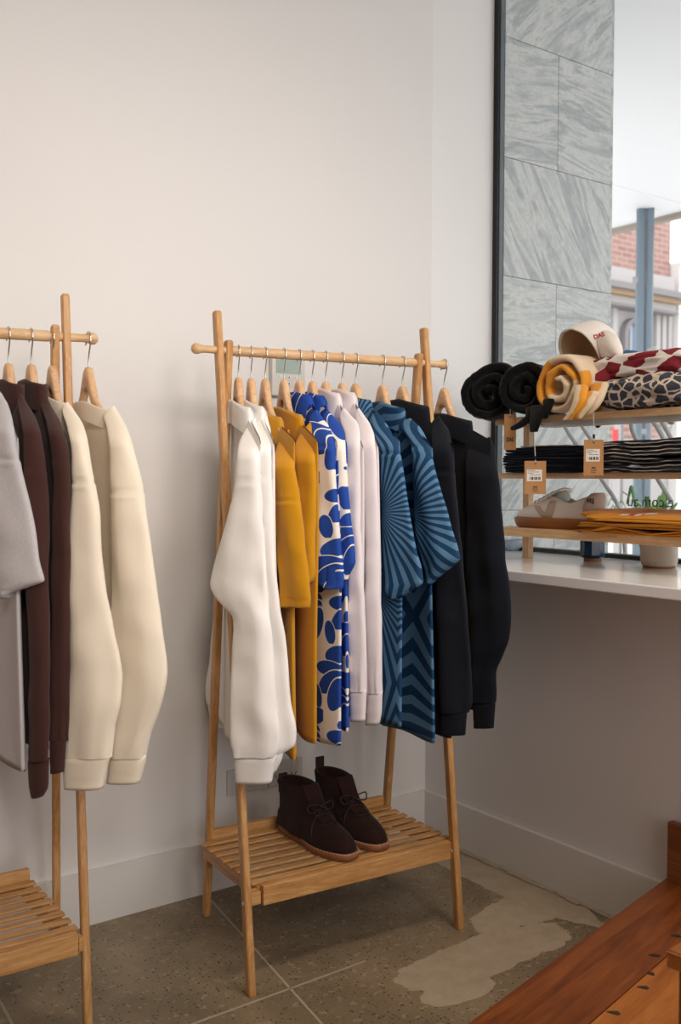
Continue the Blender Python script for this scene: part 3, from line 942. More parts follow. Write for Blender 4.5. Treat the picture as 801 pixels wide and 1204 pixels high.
def rack(label, o, rot, feet, shelf, aT=0.292, aS=0.268, aR=0.361, zT=1.552, zS=1.481, pins=True):
    """feet: FL, BL, FR, BR on the floor; shelf: (front-left xy, direction angle, length)"""
    e = np.array([math.cos(rot), math.sin(rot), 0.0]); q = np.array([-e[1], e[0], 0.0])
    oo = np.array([o[0], o[1], 0.0])
    L0 = oo.copy()
    t = thing('clothes_rack', label, 'clothes rack', tuple(oo), 'bamboo clothes racks')

    def leg(foot, s, ztop):
        f = np.array([foot[0], foot[1], 0.0]); r = oo+e*s+np.array([0, 0, RH])
        return beam('leg', f, f+(r-f)*(ztop/RH), e, 0.017, 0.026, M['bambooZ'], t, L0)
    legs = [leg(feet['FL'], -aT, zT), leg(feet['BL'], -aS, zS), leg(feet['FR'], aT, zT), leg(feet['BR'], aS, zS)]
    # turned rail: plain between the legs, necked outside them, ball ends
    prof = []
    R = 0.0122
    for s, r in ((-aR, 0.002), (-aR+0.0015, 0.007), (-aR+0.006, 0.0118), (-aR+0.012, 0.0134), (-aR+0.018, 0.0125), (-aR+0.025, 0.0098), (-aR+0.034, 0.0088), (-aR+0.05, 0.0092), (-aT-0.004, 0.0098), (-aS+0.012, 0.0100), (-aS+0.014, R)):
        prof.append((s, r))
    prof += [(-s, r) for s, r in prof[::-1]]
    V = []
    for s, r in prof:
        for j in range(20):
            a = 2*PI*j/20
            V.append(e*s+q*r*math.cos(a)+np.array([0, 0, RH+r*math.sin(a)]))
    mesh('rail', V, grid_faces(len(prof), 20, True, True, True), M['pineX'], t)
    # slatted shelf
    f0, ang, ln = shelf
    a = np.array([math.cos(ang), math.sin(ang), 0]); b = np.array([-a[1], a[0], 0]); up = (0, 0, 1)
    O = np.array([f0[0], f0[1], 0])-L0
    ax = (a, b, up)
    dep = 0.345
    box('front_board', (0, 0, 0.172), (ln, 0.020, 0.217), M['bambooX'], t, 0.002, ax, O)
    box('back_board', (0.024, dep-0.008, 0.192), (ln+0.005, dep+0.010, 0.238), M['bambooX'], t, 0.002, ax, O)
    for s in (-0.004, ln-0.016):
        box('side_rail', (s, 0.020, 0.174), (s+0.020, dep-0.008, 0.209), M['bambooY'], t, 0.002, ax, O)
    box('side_rail', (ln/2-0.012, 0.020, 0.180), (ln/2+0.012, dep-0.008, 0.209), M['bambooY'], t, 0.002, ax, O)
    # short spacer blocks between shelf and legs
    for s0, s1 in ((-0.042, -0.004), (ln+0.002, ln+0.012)):
        box('spacer', (s0, 0.004, 0.176), (s1, 0.03, 0.206), M['bambooX'], t, 0.002, ax, O)
    n = 8
    pitch = (dep-0.030)/n
    for i in range(n):
        y = 0.030+i*pitch
        box('slat', (-0.014, y, 0.210), (ln+0.010, y+pitch*0.53, 0.2165), M['bambooX'], t, 0.0015, ax, O)
    if pins:
        for lg, f, s in ((0, 'FL', -aT), (1, 'BL', -aS), (2, 'FR', aT), (3, 'BR', aS)):
            ff = np.array([*feet[f], 0.0]); r = oo+e*s+np.array([0, 0, RH])
            for z in (0.66, 0.195):
                c = ff+(r-ff)*(z/RH)-L0
                for sg in (-1,):
                    tube('screw', [c+e*sg*0.0082, c+e*sg*0.0100], 0.0042, M['screw'], t, 10)
    return t


fl_, fr_ = at(310, 1042.5, z=.217), at(536, 988.6, z=.217)
sd = fr_-fl_
G = lambda x, y: tuple(at(x, y, z=0)[:2])
rack('bamboo clothes rack standing in the corner, its shelf carrying brown boots', RO, RROT,
     {'FL': G(295.5, 1170), 'BL': G(242.5, 1076), 'FR': G(540, 1092), 'BR': G(449, 1022)},
     ((fl_[0], fl_[1]), math.atan2(sd[1], sd[0]), float(np.linalg.norm(sd[:2]))))

# left-hand rack, only its right end is in the frame
RO2, RROT2 = np.array([-1.5925, -0.241]), math.radians(-12)
e2 = np.array([math.cos(RROT2), math.sin(RROT2)]); q2 = np.array([-e2[1], e2[0]])
fr2 = at(92.4, 1098, z=.217); fl2 = at(0, 1122.5, z=.217)
sd2 = (fr2-fl2)/np.linalg.norm((fr2-fl2)[:2])
sh0 = fr2[:2]-sd2[:2]*0.555
rfoot = G(103.5, 1212); bfoot = G(66.3, 1113)
rack('bamboo clothes rack at the left edge, holding brown and cream sweatshirts', RO2, RROT2,
     {'FR': rfoot, 'BR': bfoot, 'FL': tuple(np.array(rfoot)-e2*0.60), 'BL': tuple(np.array(bfoot)-e2*0.55)},
     ((sh0[0], sh0[1]), math.atan2(sd2[1], sd2[0]), 0.555), pins=False)

# ------------------------------------------------------------------ hangers
hook_mesh = wood_mesh = None


def make_hanger_meshes():
    # bow: bell-shaped top, arched underside, arms swept slightly to the front
    us = np.concatenate([np.linspace(-0.19, -0.03, 22), np.linspace(-0.022, 0.022, 9), np.linspace(0.03, 0.19, 22)])

    def top(u):
        a = abs(u)
        bell = 0.050*math.exp(-(a/0.030)**2.4)
        return -0.112+bell-0.70*max(0, a-0.01)+0.50*a*a
    V = []
    for u in us:
        a = abs(u)
        zt = top(u); hgt = 0.034-0.014*(a/0.19) if a > 0.03 else 0.036+0.018*math.exp(-(a/0.02)**2)
        zb = zt-hgt
        th = 0.0108-0.0068*(a/0.19)**0.6
        cy = -0.06*a*a
        end = 1.0 if a < 0.188 else 0.55
        for j in range(12):
            t = 2*PI*j/12
            c, s = math.cos(t), math.sin(t)
            w = math.copysign(abs(c)**0.6, c)*th*end
            z = (zt+zb)/2+math.copysign(abs(s)**0.6, s)*hgt/2*end
            V.append((u, cy+w, z))
    me = bpy.data.meshes.new('hanger_bow'); me.from_pydata(V, [], grid_faces(len(us), 12, True, True, True))
    bm = bmesh.new(); bm.from_mesh(me); bmesh.ops.recalc_face_normals(bm, faces=bm.faces); bm.to_mesh(me); bm.free()
    me.polygons.foreach_set('use_smooth', [True]*len(me.polygons)); me.materials.append(M['hanger'])
    pts = [(0, 0, -0.066), (0, 0, -0.048), (0.0035, 0, -0.034), (0.010, 0, -0.020), (0.0145, 0, -0.008)]
    for k in range(0, 13):
        a = math.radians(-10+k*17.5)
        pts.append((0.0146*math.cos(a), 0, 0.0146*math.sin(a)))
    pts.append((-0.0165, 0, -0.013))
    P = cr(pts, 3)
    V = []
    for i, p_ in enumerate(P):
        t = P[min(i+1, len(P)-1)]-P[max(i-1, 0)]; t = t/np.linalg.norm(t)
        nrm = np.array([-t[2], 0, t[0]])
        for j in range(8):
            a = 2*PI*j/8
            V.append(p_+0.0017*(math.cos(a)*nrm+math.sin(a)*np.array([0, 1, 0])))
    me2 = bpy.data.meshes.new('hanger_hook'); me2.from_pydata([tuple(v) for v in V], [], grid_faces(len(P), 8, True, True, True))
    bm = bmesh.new(); bm.from_mesh(me2); bmesh.ops.recalc_face_normals(bm, faces=bm.faces); bm.to_mesh(me2); bm.free()
    me2.polygons.foreach_set('use_smooth', [True]*len(me2.polygons)); me2.materials.append(M['steel'])
    return me, me2


wood_mesh, hook_mesh = make_hanger_meshes()


def hanger(c, phi, label, rh=RH):
    h = thing('clothes_hanger', label, 'hanger', (c[0], c[1], rh), 'wooden hangers on the rails', phi)
    for nm, me in (('bow', wood_mesh), ('hook', hook_mesh)):
        o = bpy.data.objects.new(nm, me); C.objects.link(o); o.parent = h
    return h


# ------------------------------------------------------------------ garments
def interp_rows(rows, n):
    """rows: (y, xl, xr) px; dense resample with Catmull-Rom in y"""
    R = np.array(rows, float)
    t = np.concatenate([[0], np.cumsum(np.abs(np.diff(R[:, 0]))+0.3*np.abs(np.diff(R[:, 1]))+0.3*np.abs(np.diff(R[:, 2])))])
    tt = np.linspace(0, t[-1], n)
    # monotone-ish cubic (Hermite with finite differences, limited)
    out = np.zeros((n, 3))
    for k in range(3):
        y = R[:, k]; d = np.diff(y)/np.diff(t); mm = np.zeros(len(y)); mm[0] = d[0]; mm[-1] = d[-1]
        for i in range(1, len(y)-1):
            mm[i] = 0 if d[i-1]*d[i] <= 0 else 2*d[i-1]*d[i]/(d[i-1]+d[i])
        idx = np.clip(np.searchsorted(t, tt, side='right')-1, 0, len(t)-2)
        h = t[idx+1]-t[idx]; s = (tt-t[idx])/h
        out[:, k] = (2*s**3-3*s**2+1)*y[idx]+(s**3-2*s**2+s)*h*mm[idx]+(-2*s**3+3*s**2)*y[idx+1]+(s**3-s**2)*h*mm[idx+1]
    return out


NR = 26


def ringpts(a, b, ex=0.8):
    th = np.linspace(0, 2*PI, NR, endpoint=False)
    c, s = np.cos(th), np.sin(th)
    return np.sign(c)*np.abs(c)**ex*a, np.sign(s)*np.abs(s)**ex*b


def garment(name, label, cat, mats, c, phi, rows, cuff=None, hem=0.58, near=0.243, far=0.243, ztop=1.322, view=52, bth=0.0115, sth=0.0135,
            collar='polo', seam_y=None, seed=0, group=None, far_s=0.262, far_scale=1.0, zsh=1.243, burst=None, start=None, ubody=1.0, hem_tilt=0.0, uvshift=(0, 0), fold=0.0065, rib=False, sleeve_pivot=0.262, collar_w=0.090, collar_t=0.025, cpx=None):
    d = np.array([math.cos(phi), math.sin(phi), 0]); n = np.array([d[1], -d[0], 0])   # n faces camera-left
    c3 = np.array([c[0], c[1], 0.0])
    t = thing(name, label, cat, (c[0], c[1], hem), group)
    L0 = np.array(t.location)
    # ---- body
    nv, nu = 46, 56
    th = np.linspace(0, 2*PI, nu, endpoint=False)
    V, UV = [], []
    for i in range(nv+3):
        v = min(1.0, i/(nv-1))
        inner = max(0, i-(nv-1))
        for j in range(nu):
            cs, sn = math.cos(th[j]), math.sin(th[j])
            uu = math.copysign(abs(cs)**0.75, cs); A = near if uu > 0 else far
            side = A*(1.0+0.03*v)
            uq = uu*side
            au = abs(uq)
            zt = ztop-0.012*max(0, 1-(au/0.075)**2) - (ztop-zsh)/0.15*max(0, min(au, 0.22)-0.07) - 0.35*max(0, au-0.22) - 2.2*max(0, au-0.225)**1.35
            zh = hem+hem_tilt*uu + 0.004*math.sin(uq*31+seed)
            z = zt*(1-v)+zh*v
            B = bth*(0.30+0.70*min(1, v*22)**0.5)*(1+0.35*v)
            ww = math.copysign(abs(sn)**0.55, sn)*B*(1-0.35*abs(uu)**6)
            wave = fold*min(1, v*2.2)*(math.sin(uq*26+seed*1.7+z*2.0)+0.8*nz(uq*9+seed, z*2.2, seed))
            if inner:
                ww *= 0.6; z += 0.008*inner
            p = c3+d*uq+n*(ww+wave)+np.array([0, 0, z])
            V.append(p-L0); UV.append((uq*ubody+uvshift[0]+seed*0.37, z*ubody+uvshift[1]+seed*0.21))
    mesh('body', V, grid_faces(nv+3, nu, True, False, False), mats['body'], t, uv=UV)
    if rib:
        # knitted band round the hem
        V = []
        for i, (zz, k) in enumerate(((0.058, 1.02), (0.055, 1.12), (0.03, 1.10), (0.004, 1.10), (0.0, 1.0))):
            for j in range(nu):
                cs, sn = math.cos(th[j]), math.sin(th[j])
                uu = math.copysign(abs(cs)**0.75, cs); A = (near if uu > 0 else far)*1.03
                uq = uu*A*0.985
                ww = math.copysign(abs(sn)**0.55, sn)*bth*1.35*(1-0.35*abs(uu)**6)*k
                z = hem+hem_tilt*uu+zz
                wave = fold*(math.sin(uq*26+seed*1.7+z*2.0)+0.8*nz(uq*9+seed, z*2.2, seed))
                V.append(c3+d*uq+n*(ww+wave)+np.array([0, 0, z-0.004])-L0)
        mesh('hem_band', V, grid_faces(5, nu, True), mats['body'], t)
    # ---- near sleeve from its outline on a slanted plane
    S = c3+d*sleeve_pivot
    az = math.atan2(S[0]-CAM[0], S[1]-CAM[1])
    ma = az+PI-math.radians(view)
    md = np.array([math.sin(ma), math.cos(ma), 0.0]); mn = np.array([md[1], -md[0], 0.0])
    k = 1/math.tan(math.radians(view))

    def rows3(rows, nn):
        R = interp_rows(rows, nn); out = []
        for y, xl, xr in R:
            g_ = min(1.0, max(0.0, (y-y_top)/48.0)); g_ = g_*g_*(3-2*g_)
            pv = 0.115+(sleeve_pivot-0.115)*g_
            S = c3+d*pv
            a, b = on_plane(xl, y, S, mn), on_plane(xr, y, S, mn)
            out.append((((a+b)/2-S) @ md, np.linalg.norm(b-a)/2, (a[2]+b[2])/2, (b[2]-a[2])/2, pv))
        return out

    def sleeve(nm, R3, org, sgn, b0, material, inlip=True, cuffed=False, nfold=fold*1.6, pscale=1.0, par=None, seam=None, capped=False):
        V, UV = [], []
        Ln = len(R3)
        for i, (mc, half, z, dz, pv) in enumerate(R3):
            org = c3+d*pv if sgn > 0 else c3-d*(far_s*pv/sleeve_pivot)
            s = i/(Ln-1)
            b = b0*min(1.0, 0.35+s*6)
            a2 = half*half-(k*b)**2
            if a2 < (0.25*half)**2:
                b = half/k*0.6; a2 = half*half-(k*b)**2
            a = math.sqrt(max(a2, 1e-6))*pscale
            if cuffed:
                pin = 1-0.03*max(0, (s-0.94)/0.06)
                a *= pin
            sm = 1.0
            if seam is not None:
                sm = 1-0.26*math.exp(-((z-seam)/0.0032)**2)+0.16*math.exp(-((z-seam+0.009)/0.005)**2)
                a *= 1-0.012*math.exp(-((z-seam)/0.003)**2)
            if not cuffed and inlip:
                hz = R3[-1][2]+0.017
                sm *= 1-0.14*math.exp(-((z-hz)/0.0022)**2)
            X, Y = ringpts(a, b*sm)
            for j in range(NR):
                fz = nfold*min(1, s*3)*(0.9*nz(X[j]*24+seed*3, z*3.0, seed)+0.55*math.sin(X[j]*64+seed*2+z*6)*(0.5+0.5*nz(z*4, seed))+0.5*nz(X[j]*14, z*16+seed, seed*2))
                gather = 0.0
                if cuffed and s > 0.86:
                    gather = 0.0022*math.sin(X[j]*420+seed)*(s-0.86)/0.14
                zz = z+dz*(X[j]/max(a, 1e-4))*sgn*0.9
                p = org+md*sgn*(mc+X[j])+mn*(Y[j]*1.0+fz+gather)+np.array([0, 0, zz])
                V.append(p-L0); UV.append((mc+X[j]+uvshift[0]+0.11+seed*0.5+sgn, z+uvshift[1]+0.06+seed*0.33) if bq is None else (mc+X[j]-bq[0]+0.065, z-bq[1]+0.12))
        nr = Ln
        if inlip:
            for kx, dzz in ((0.93, 0.001), (0.86, 0.012), (0.8, 0.05)):
                mc, half, z, dz, pv = R3[-1]
                base = V[(Ln-1)*NR:Ln*NR]
                cen = sum(base)/NR
                for j in range(NR):
                    q_ = cen+(base[j]-cen)*kx; q_ = np.array(q_); q_[2] = base[j][2]+dzz
                    V.append(q_); UV.append(UV[(Ln-1)*NR+j])
            nr += 3
        return mesh(nm, V, grid_faces(nr, NR, True, True, False), material, par or t, uv=UV)
    if start:
        xs_ = np.interp(start, [r[0] for r in rows], [r[2] for r in rows]); xl_ = np.interp(start, [r[0] for r in rows], [r[1] for r in rows])
        rows = [(start, xl_, xs_)]+[r for r in rows if r[0] > start+5]
    r0, r1_ = rows[0], rows[1]
    rows = [(r0[0]-1.0, r0[2]-2.0, r0[2]-0.5), (r0[0]+0.45*(r1_[0]-r0[0]), 0.5*(r0[1]+r0[2])*0.6+0.4*r1_[1], r0[2]+0.45*(r1_[2]-r0[2]))]+list(rows[1:])
    y_top = rows[0][0]
    R3 = rows3(rows, 96)
    zseam = None; bq = None
    if burst:
        q_ = on_plane(burst[0], burst[1], S, mn); bq = ((q_-S) @ md, q_[2])
    if seam_y:
        zseam = on_plane((rows[2][1]+rows[2][2])/2, seam_y, S, mn)[2]
    sl = sleeve('sleeve', R3, S, 1, sth, mats['body'], inlip=not cuff, cuffed=bool(cuff), seam=zseam)
    # ---- far sleeve: the same sleeve on the other shoulder
    S2 = c3-d*far_s
    i0 = 6
    R3f = [(mc*far_scale, half*far_scale, z, dz*0.3, pv) for mc, half, z, dz, pv in R3[i0:]]
    # keep it hanging clear of the wall
    s2 = sleeve('sleeve', R3f, S2, -1, sth*0.9, mats['body'], inlip=not cuff, cuffed=bool(cuff), seam=None)
    if cuff:
        C3 = rows3(cuff, 10)
        cb = sleeve('cuff', C3, S, 1, sth*0.95, mats.get('cuff', mats['body']), par=sl, nfold=fold*0.35)
        cf = sleeve('cuff', [(mc*far_scale, half*far_scale, z, dz*0.3, pv) for mc, half, z, dz, pv in C3], S2, -1, sth*0.85, mats.get('cuff', mats['body']), par=s2, nfold=fold*0.35)
    # ---- collar
    if cpx:
        best = (1e9, collar_w)
        for u_ in np.linspace(0.075, 0.125, 26):
            p_ = c3+d*u_*0.95-n*collar_t*0.5+np.array([0, 0, ztop]) - CAM
            px_ = 400.5+FPX*(p_ @ R_)/(p_ @ F_)
            best = min(best, (abs(px_-cpx), u_))
        collar_w = best[1]
    nc = 36
    if collar == 'polo':
        prof = [(0.92, -0.030), (0.95, -0.004), (0.985, 0.012), (1.03, 0.016), (1.09, 0.010), (1.14, -0.012), (1.18, -0.040), (1.17, -0.043), (1.10, -0.030)]
    elif collar == 'mock':
        prof = [(1.06, -0.020), (1.00, 0.006), (0.97, 0.030), (0.95, 0.036), (0.90, 0.034), (0.90, 0.006), (0.95, -0.02)]
    else:
        prof = [(1.05, -0.028), (1.06, -0.004), (1.02, 0.010), (0.97, 0.013), (0.93, 0.008), (0.95, -0.030)]
    V, UV = [], []
    for ri, (kr, dz) in enumerate(prof):
        for j in range(nc):
            a = 2*PI*j/nc
            cu, sw = math.cos(a), math.sin(a)      # sw>0 is the back (camera-left) side
            u_ = cu*collar_w*(0.6+0.4*kr)
            w_ = (sw*collar_t)*kr
            front = max(0, -sw)
            sag = -0.030*front if collar != 'mock' else -0.008*front
            drop = -0.26*max(0, abs(u_)-0.03)
            lap = 0.0
            if collar == 'polo' and ri in (4, 5, 6, 7, 8):
                lap = -0.016*max(0, math.cos(a-math.radians(-25)))**2   # collar point on the near side
            z = ztop+0.012+dz+sag+drop+lap+0.0015*nz(u_*40+seed, ri*0.4)
            V.append(c3+d*u_+n*(w_-0.001)+np.array([0, 0, z])-L0); UV.append((u_+uvshift[0]+seed*0.2, z+0.1+sw*0.02))
    mesh('collar', V, grid_faces(len(prof), nc, True), mats.get('collar', mats['body']), t, uv=UV)
    return t


def rail_pt(px, o, rot):
    e = np.array([math.cos(rot), math.sin(rot)]); d = ray(px, 420)
    A_ = np.array([[e[0], -d[0]], [e[1], -d[1]]]); s, _ = np.linalg.solve(A_, CAM[:2]-o)
    return o+e*s


MAIN, LEFT = (RO, RROT), (RO2, RROT2)
# name, rack, hook px, phi, rows (y, left, right), cuff rows, options
G_ = []


def add(*a, **k):
    G_.append((a, k))


add('sweatshirt', 'white long-sleeved sweatshirt hanging first beside the left legs of the corner rack', MAIN, 280.4, -108.5, 'white_fleece',
    [(484, 284, 298), (495, 283, 302), (525, 281, 304.5), (570, 277, 307), (600, 270, 308), (635, 260, 309), (668, 250, 311), (688, 246, 312), (701, 251, 313), (716, 264, 314), (727, 272, 316), (745, 273, 318), (775, 272, 320), (826, 272, 324), (870, 274, 329), (884, 276, 328), (889, 277, 325)],
    [(888, 277, 325), (892, 277, 324.5), (905, 277.5, 322), (920, 278.5, 319)], hem=0.575, seam_y=567, seed=1.0, cat='sweatshirt', hang='first', view=58, sth=0.017)
add('sweatshirt', 'white long-sleeved sweatshirt hanging second, next to the mustard polo', MAIN, 295.4, -109, 'white_fleece',
    [(478, 297, 312), (490, 296, 314.5), (507, 295, 318.5), (564, 293, 320), (654, 288, 325), (700, 286, 328), (749, 290, 333), (826, 296, 340), (860, 300, 346), (876, 303, 345.5), (886, 305, 333)],
    [(885, 304, 333), (890, 304, 332), (908, 304, 324)], hem=0.60, seam_y=562, seed=2.3, cat='sweatshirt', view=56)
add('polo_shirt', 'mustard yellow short-sleeved polo hanging next to the white sweatshirts', MAIN, 312, -105.5, 'mustard',
    [(496, 322, 338), (507, 321, 341), (545, 321, 346), (581, 321, 352), (654, 325, 361.5), (690, 329, 366), (704, 329.5, 367), (714, 331, 366)], None, hem=0.575, seam_y=588, seed=3.1, cat='polo shirt', near=0.236)
add('polo_shirt', 'mustard yellow short-sleeved polo hanging next to the blue petal-print shirt', MAIN, 334, -104, 'mustard',
    [(488, 348, 364), (497, 349, 366), (525, 348, 370), (590, 348, 372), (665, 352, 372), (678, 354, 371), (685, 357, 368)], None, hem=0.60, seed=4.4, cat='polo shirt', near=0.236)
add('printed_shirt', 'short-sleeved shirt with big blue petals on white, beside the mustard polo', MAIN, 352, -102.5, 'petals',
    [(472, 350, 368), (480, 352, 371.5), (503, 364, 387.5), (523, 372, 394), (546, 373, 395.5), (590, 373, 397.5), (643, 372, 401), (676, 372, 404), (686, 374, 404), (692, 383, 403)], None, hem=0.59, seam_y=525, seed=5.2, cat='shirt', near=0.246)
add('printed_shirt', 'short-sleeved shirt with big blue petals on white, beside the plain pale shirt', MAIN, 367.5, -105, 'petals',
    [(472, 364, 380), (480, 367, 384), (501, 382, 401.5), (517, 388, 406), (551, 389, 408.5), (598, 392, 412), (643, 394, 417), (660, 396, 418.5), (672, 399, 413), (682, 402, 408)], None, hem=0.61, seed=6.7, cat='shirt', uvshift=(0.05, 0.06), near=0.240)
add('dress_shirt', 'plain pale long-sleeved shirt hanging beside the petal-print shirts', MAIN, 383, -104.5, 'lilac',
    [(470, 386, 400), (478, 389, 403), (497, 401, 420), (512, 406, 423), (550, 407, 423.3), (590, 409, 424), (654, 412, 426), (708, 411, 428), (750, 410, 430), (800, 411.5, 431), (813, 412, 431)],
    [(811, 411.5, 431.3), (816, 412, 431), (830, 412, 430.5), (848, 412, 430)], hem=0.640, seed=7.9, cat='shirt', near=0.248, sth=0.011)
add('dress_shirt', 'plain pale long-sleeved shirt hanging beside the blue sunray shirt', MAIN, 402.5, -106, 'lilac',
    [(470, 406, 418), (478, 409, 421), (497, 419, 434), (513, 423, 439.5), (550, 424, 441.5), (590, 426, 442.5), (654, 429, 445), (704, 430, 447), (750, 431.5, 449), (790, 432.5, 449.5), (815, 432.5, 449.5)],
    [(813, 432.5, 450), (817, 432.5, 449.5), (838, 431, 448.5), (852, 430, 446)], hem=0.640, seed=8.5, cat='shirt', near=0.244, sth=0.011)
add('printed_shirt', 'wide short-sleeved blue sunray-print shirt hanging beside the pale shirts', MAIN, 418.4, -99.5, 'rays',
    [(472, 424, 438), (482, 426, 442), (501, 438, 456.5), (531, 445, 470.5), (555, 446, 475), (598, 449, 481), (643, 450, 490), (675, 451.5, 498), (684, 452, 499), (695, 456, 484), (704, 460, 470)], None, hem=0.600, seam_y=533, seed=9.3, cat='shirt', uvshift=(-0.02, -0.13), burst=(449, 602), ubody=0.8, near=0.228, hem_tilt=0.03)
add('printed_shirt', 'wide short-sleeved blue sunray-print shirt hanging beside the navy sweatshirts', MAIN, 450, -99, 'rays',
    [(480, 452, 474), (490, 458, 480), (501, 470, 493), (523, 484, 504), (555, 486, 512.6), (590, 485.5, 522), (624, 488, 531), (645, 491, 537.5), (656, 494, 540.5), (664, 496, 534), (676, 499, 521), (688, 502, 509)], None, hem=0.605, seam_y=526, seed=10.1, cat='shirt', uvshift=(0.03, -0.02), burst=(479, 603), ubody=0.8, near=0.246)
add('sweatshirt', 'navy long-sleeved collared sweatshirt hanging beside the blue sunray shirts', MAIN, 473.5, -98.5, 'navy_fleece',
    [(480, 490, 508), (488, 498, 516), (507, 507, 528), (546, 509, 534), (611, 511, 540), (680, 513, 546), (735, 515, 550), (790, 517, 551.5), (826, 518.5, 552.5), (838, 519.5, 550.5)],
    [(837, 519, 549), (841, 519, 548.5), (864, 518, 547)], hem=0.600, seam_y=554, seed=11.6, cat='sweatshirt', near=0.243, rib=True)
add('sweatshirt', 'navy long-sleeved collared sweatshirt on the rail end nearest the window', MAIN, 522.5, -98, 'navy_fleece',
    [(488, 540, 560), (499, 549, 572), (526, 549, 581), (565, 548, 585.5), (625, 548, 590), (661, 548, 594), (700, 549, 598.5), (727, 550, 600), (750, 552, 598.5), (772, 554, 590.5), (790, 555, 583.5), (826, 556, 583)],
    [(825, 556.5, 582.5), (830, 557, 582), (856, 558, 580)], hem=0.60, near=0.212, seed=12.4, cat='sweatshirt', rib=True, view=48)
add('sweatshirt', 'cream long-sleeved crew-neck sweatshirt on the right end of the left rail', LEFT, 104, -91.5, 'cream_fleece',
    [(478, 119, 135), (490, 122, 142), (504, 126, 149), (535, 129, 158), (584, 130, 168), (627, 129, 174), (703, 130, 184), (760, 130, 192), (795, 131, 195), (815, 131, 192.5), (835, 131, 187), (861, 131, 178), (890, 130, 171.5)],
    [(888, 129, 172), (895, 128.5, 171), (920, 126, 165)], hem=0.66, seam_y=578, seed=13.7, cat='sweatshirt', collar='crew', far=0.2, far_s=0.185, far_scale=0.55, rib=True, near=0.226, zsh=1.228, sth=0.018, view=56)
add('sweatshirt', 'cream long-sleeved crew-neck sweatshirt hanging beside the dark brown ones', LEFT, 61.7, -94.5, 'cream_fleece',
    [(474, 70, 81), (481, 73, 86), (501, 79, 97.6), (541, 85, 106), (567, 85, 110.5), (613, 82.5, 118), (649, 80.5, 119), (706, 80, 126), (749, 79.5, 133.5), (801, 79, 141), (824, 78, 140.5), (858, 76, 134), (890, 74, 132)],
    [(888, 73.5, 132), (893, 74, 128.5), (927, 76, 121)], hem=0.66, seam_y=566, seed=14.2, cat='sweatshirt', collar='crew', far=0.2, far_s=0.185, far_scale=0.5, rib=True, near=0.230, zsh=1.23, sth=0.017, view=56)
add('sweatshirt', 'dark brown mock-neck sweatshirt hanging next to the cream sweatshirts', LEFT, 36.7, -93.5, 'brown_fleece',
    [(468, 46, 56), (475, 49, 59), (498, 56, 72), (541, 62, 82), (570, 64, 83.5), (640, 62, 83.5), (726, 61, 81), (812, 60, 79), (870, 59, 78)],
    [(868, 59, 78), (874, 59, 77), (908, 60, 75)], hem=0.665, seam_y=540, seed=15.5, cat='sweatshirt', collar='mock', far=0.2, far_s=0.185, far_scale=0.6, rib=True)
add('sweatshirt', 'dark brown mock-neck sweatshirt hanging next to the grey marle tee', LEFT, 10, -94, 'brown_fleece',
    [(464, 17, 26), (472, 21, 30), (492, 25, 41.6), (512, 29, 47.5), (552, 31.5, 53), (627, 32, 56), (669, 32, 57.5), (783, 33, 59.5), (888, 33, 59.5), (893, 33.5, 58)],
    [(891, 33.5, 58.5), (897, 33, 57.5), (925, 34, 56.5), (937, 37, 51)], hem=0.66, seam_y=552, seed=16.8, cat='sweatshirt', collar='mock', far=0.2, far_s=0.185, far_scale=0.6, rib=True)
add('t_shirt', 'pale grey marle short-sleeved tee cut by the left edge', LEFT, -15, -93.5, 'grey_marle',
    [(463, -18, 2), (475, -14, 9), (506, -13, 17), (535, -13, 21.5), (570, -12, 29), (613, -9, 39), (659, -5, 46.5), (682, -2, 51.5), (690, 0, 35), (697, 1, 18), (704, 2, 10)], None, hem=0.645, seam_y=540, seed=17.3, cat='t-shirt', collar='crew', far=0.2, far_s=0.185, far_scale=0.5)
words = ['first white sweatshirt from the rack legs', 'second white sweatshirt', 'mustard polo beside the white sweatshirts', 'mustard polo beside the petal-print shirt',
         'petal-print shirt beside the mustard polo', 'petal-print shirt beside the pale shirt', 'pale shirt beside the petal print', 'pale shirt beside the sunray print',
         'sunray shirt beside the pale shirts', 'sunray shirt beside the navy sweatshirts', 'navy sweatshirt beside the sunray shirt', 'last navy sweatshirt at the rail end',
         'cream sweatshirt at the end of the left rail', 'cream sweatshirt beside the brown ones', 'brown sweatshirt beside the cream ones', 'brown sweatshirt beside the grey tee', 'grey marle tee at the left edge']
STARTS = [493, 489, 506, 498, 483, 483, 481, 481, 485, 493, 490, 515, None, None, None, None, None]
COLLAR_X = [302, 316, 344, 365, 369, 385, 403, 421, 439, 478, 512, 571, 136, 84, 57, 29, 5]
HEMS = [0.498, 0.50, 0.516, 0.548, 0.535, 0.56, 0.588, 0.588, 0.53, 0.515, 0.52, 0.56, 0.60, 0.60, 0.635, 0.62, 0.58]
COLLAR_Y = [471, 470, 482, 479, 462, 462, 458, 458, 467, 473, 470, 486, 474, 469, 450, 450, 455]
GRP = {'white_fleece': 'white sweatshirts', 'mustard': 'mustard polos', 'petals': 'petal-print shirts', 'lilac': 'pale shirts', 'rays': 'sunray-print shirts', 'navy_fleece': 'navy sweatshirts', 'cream_fleece': 'cream sweatshirts', 'brown_fleece': 'brown sweatshirts', 'grey_marle': None}
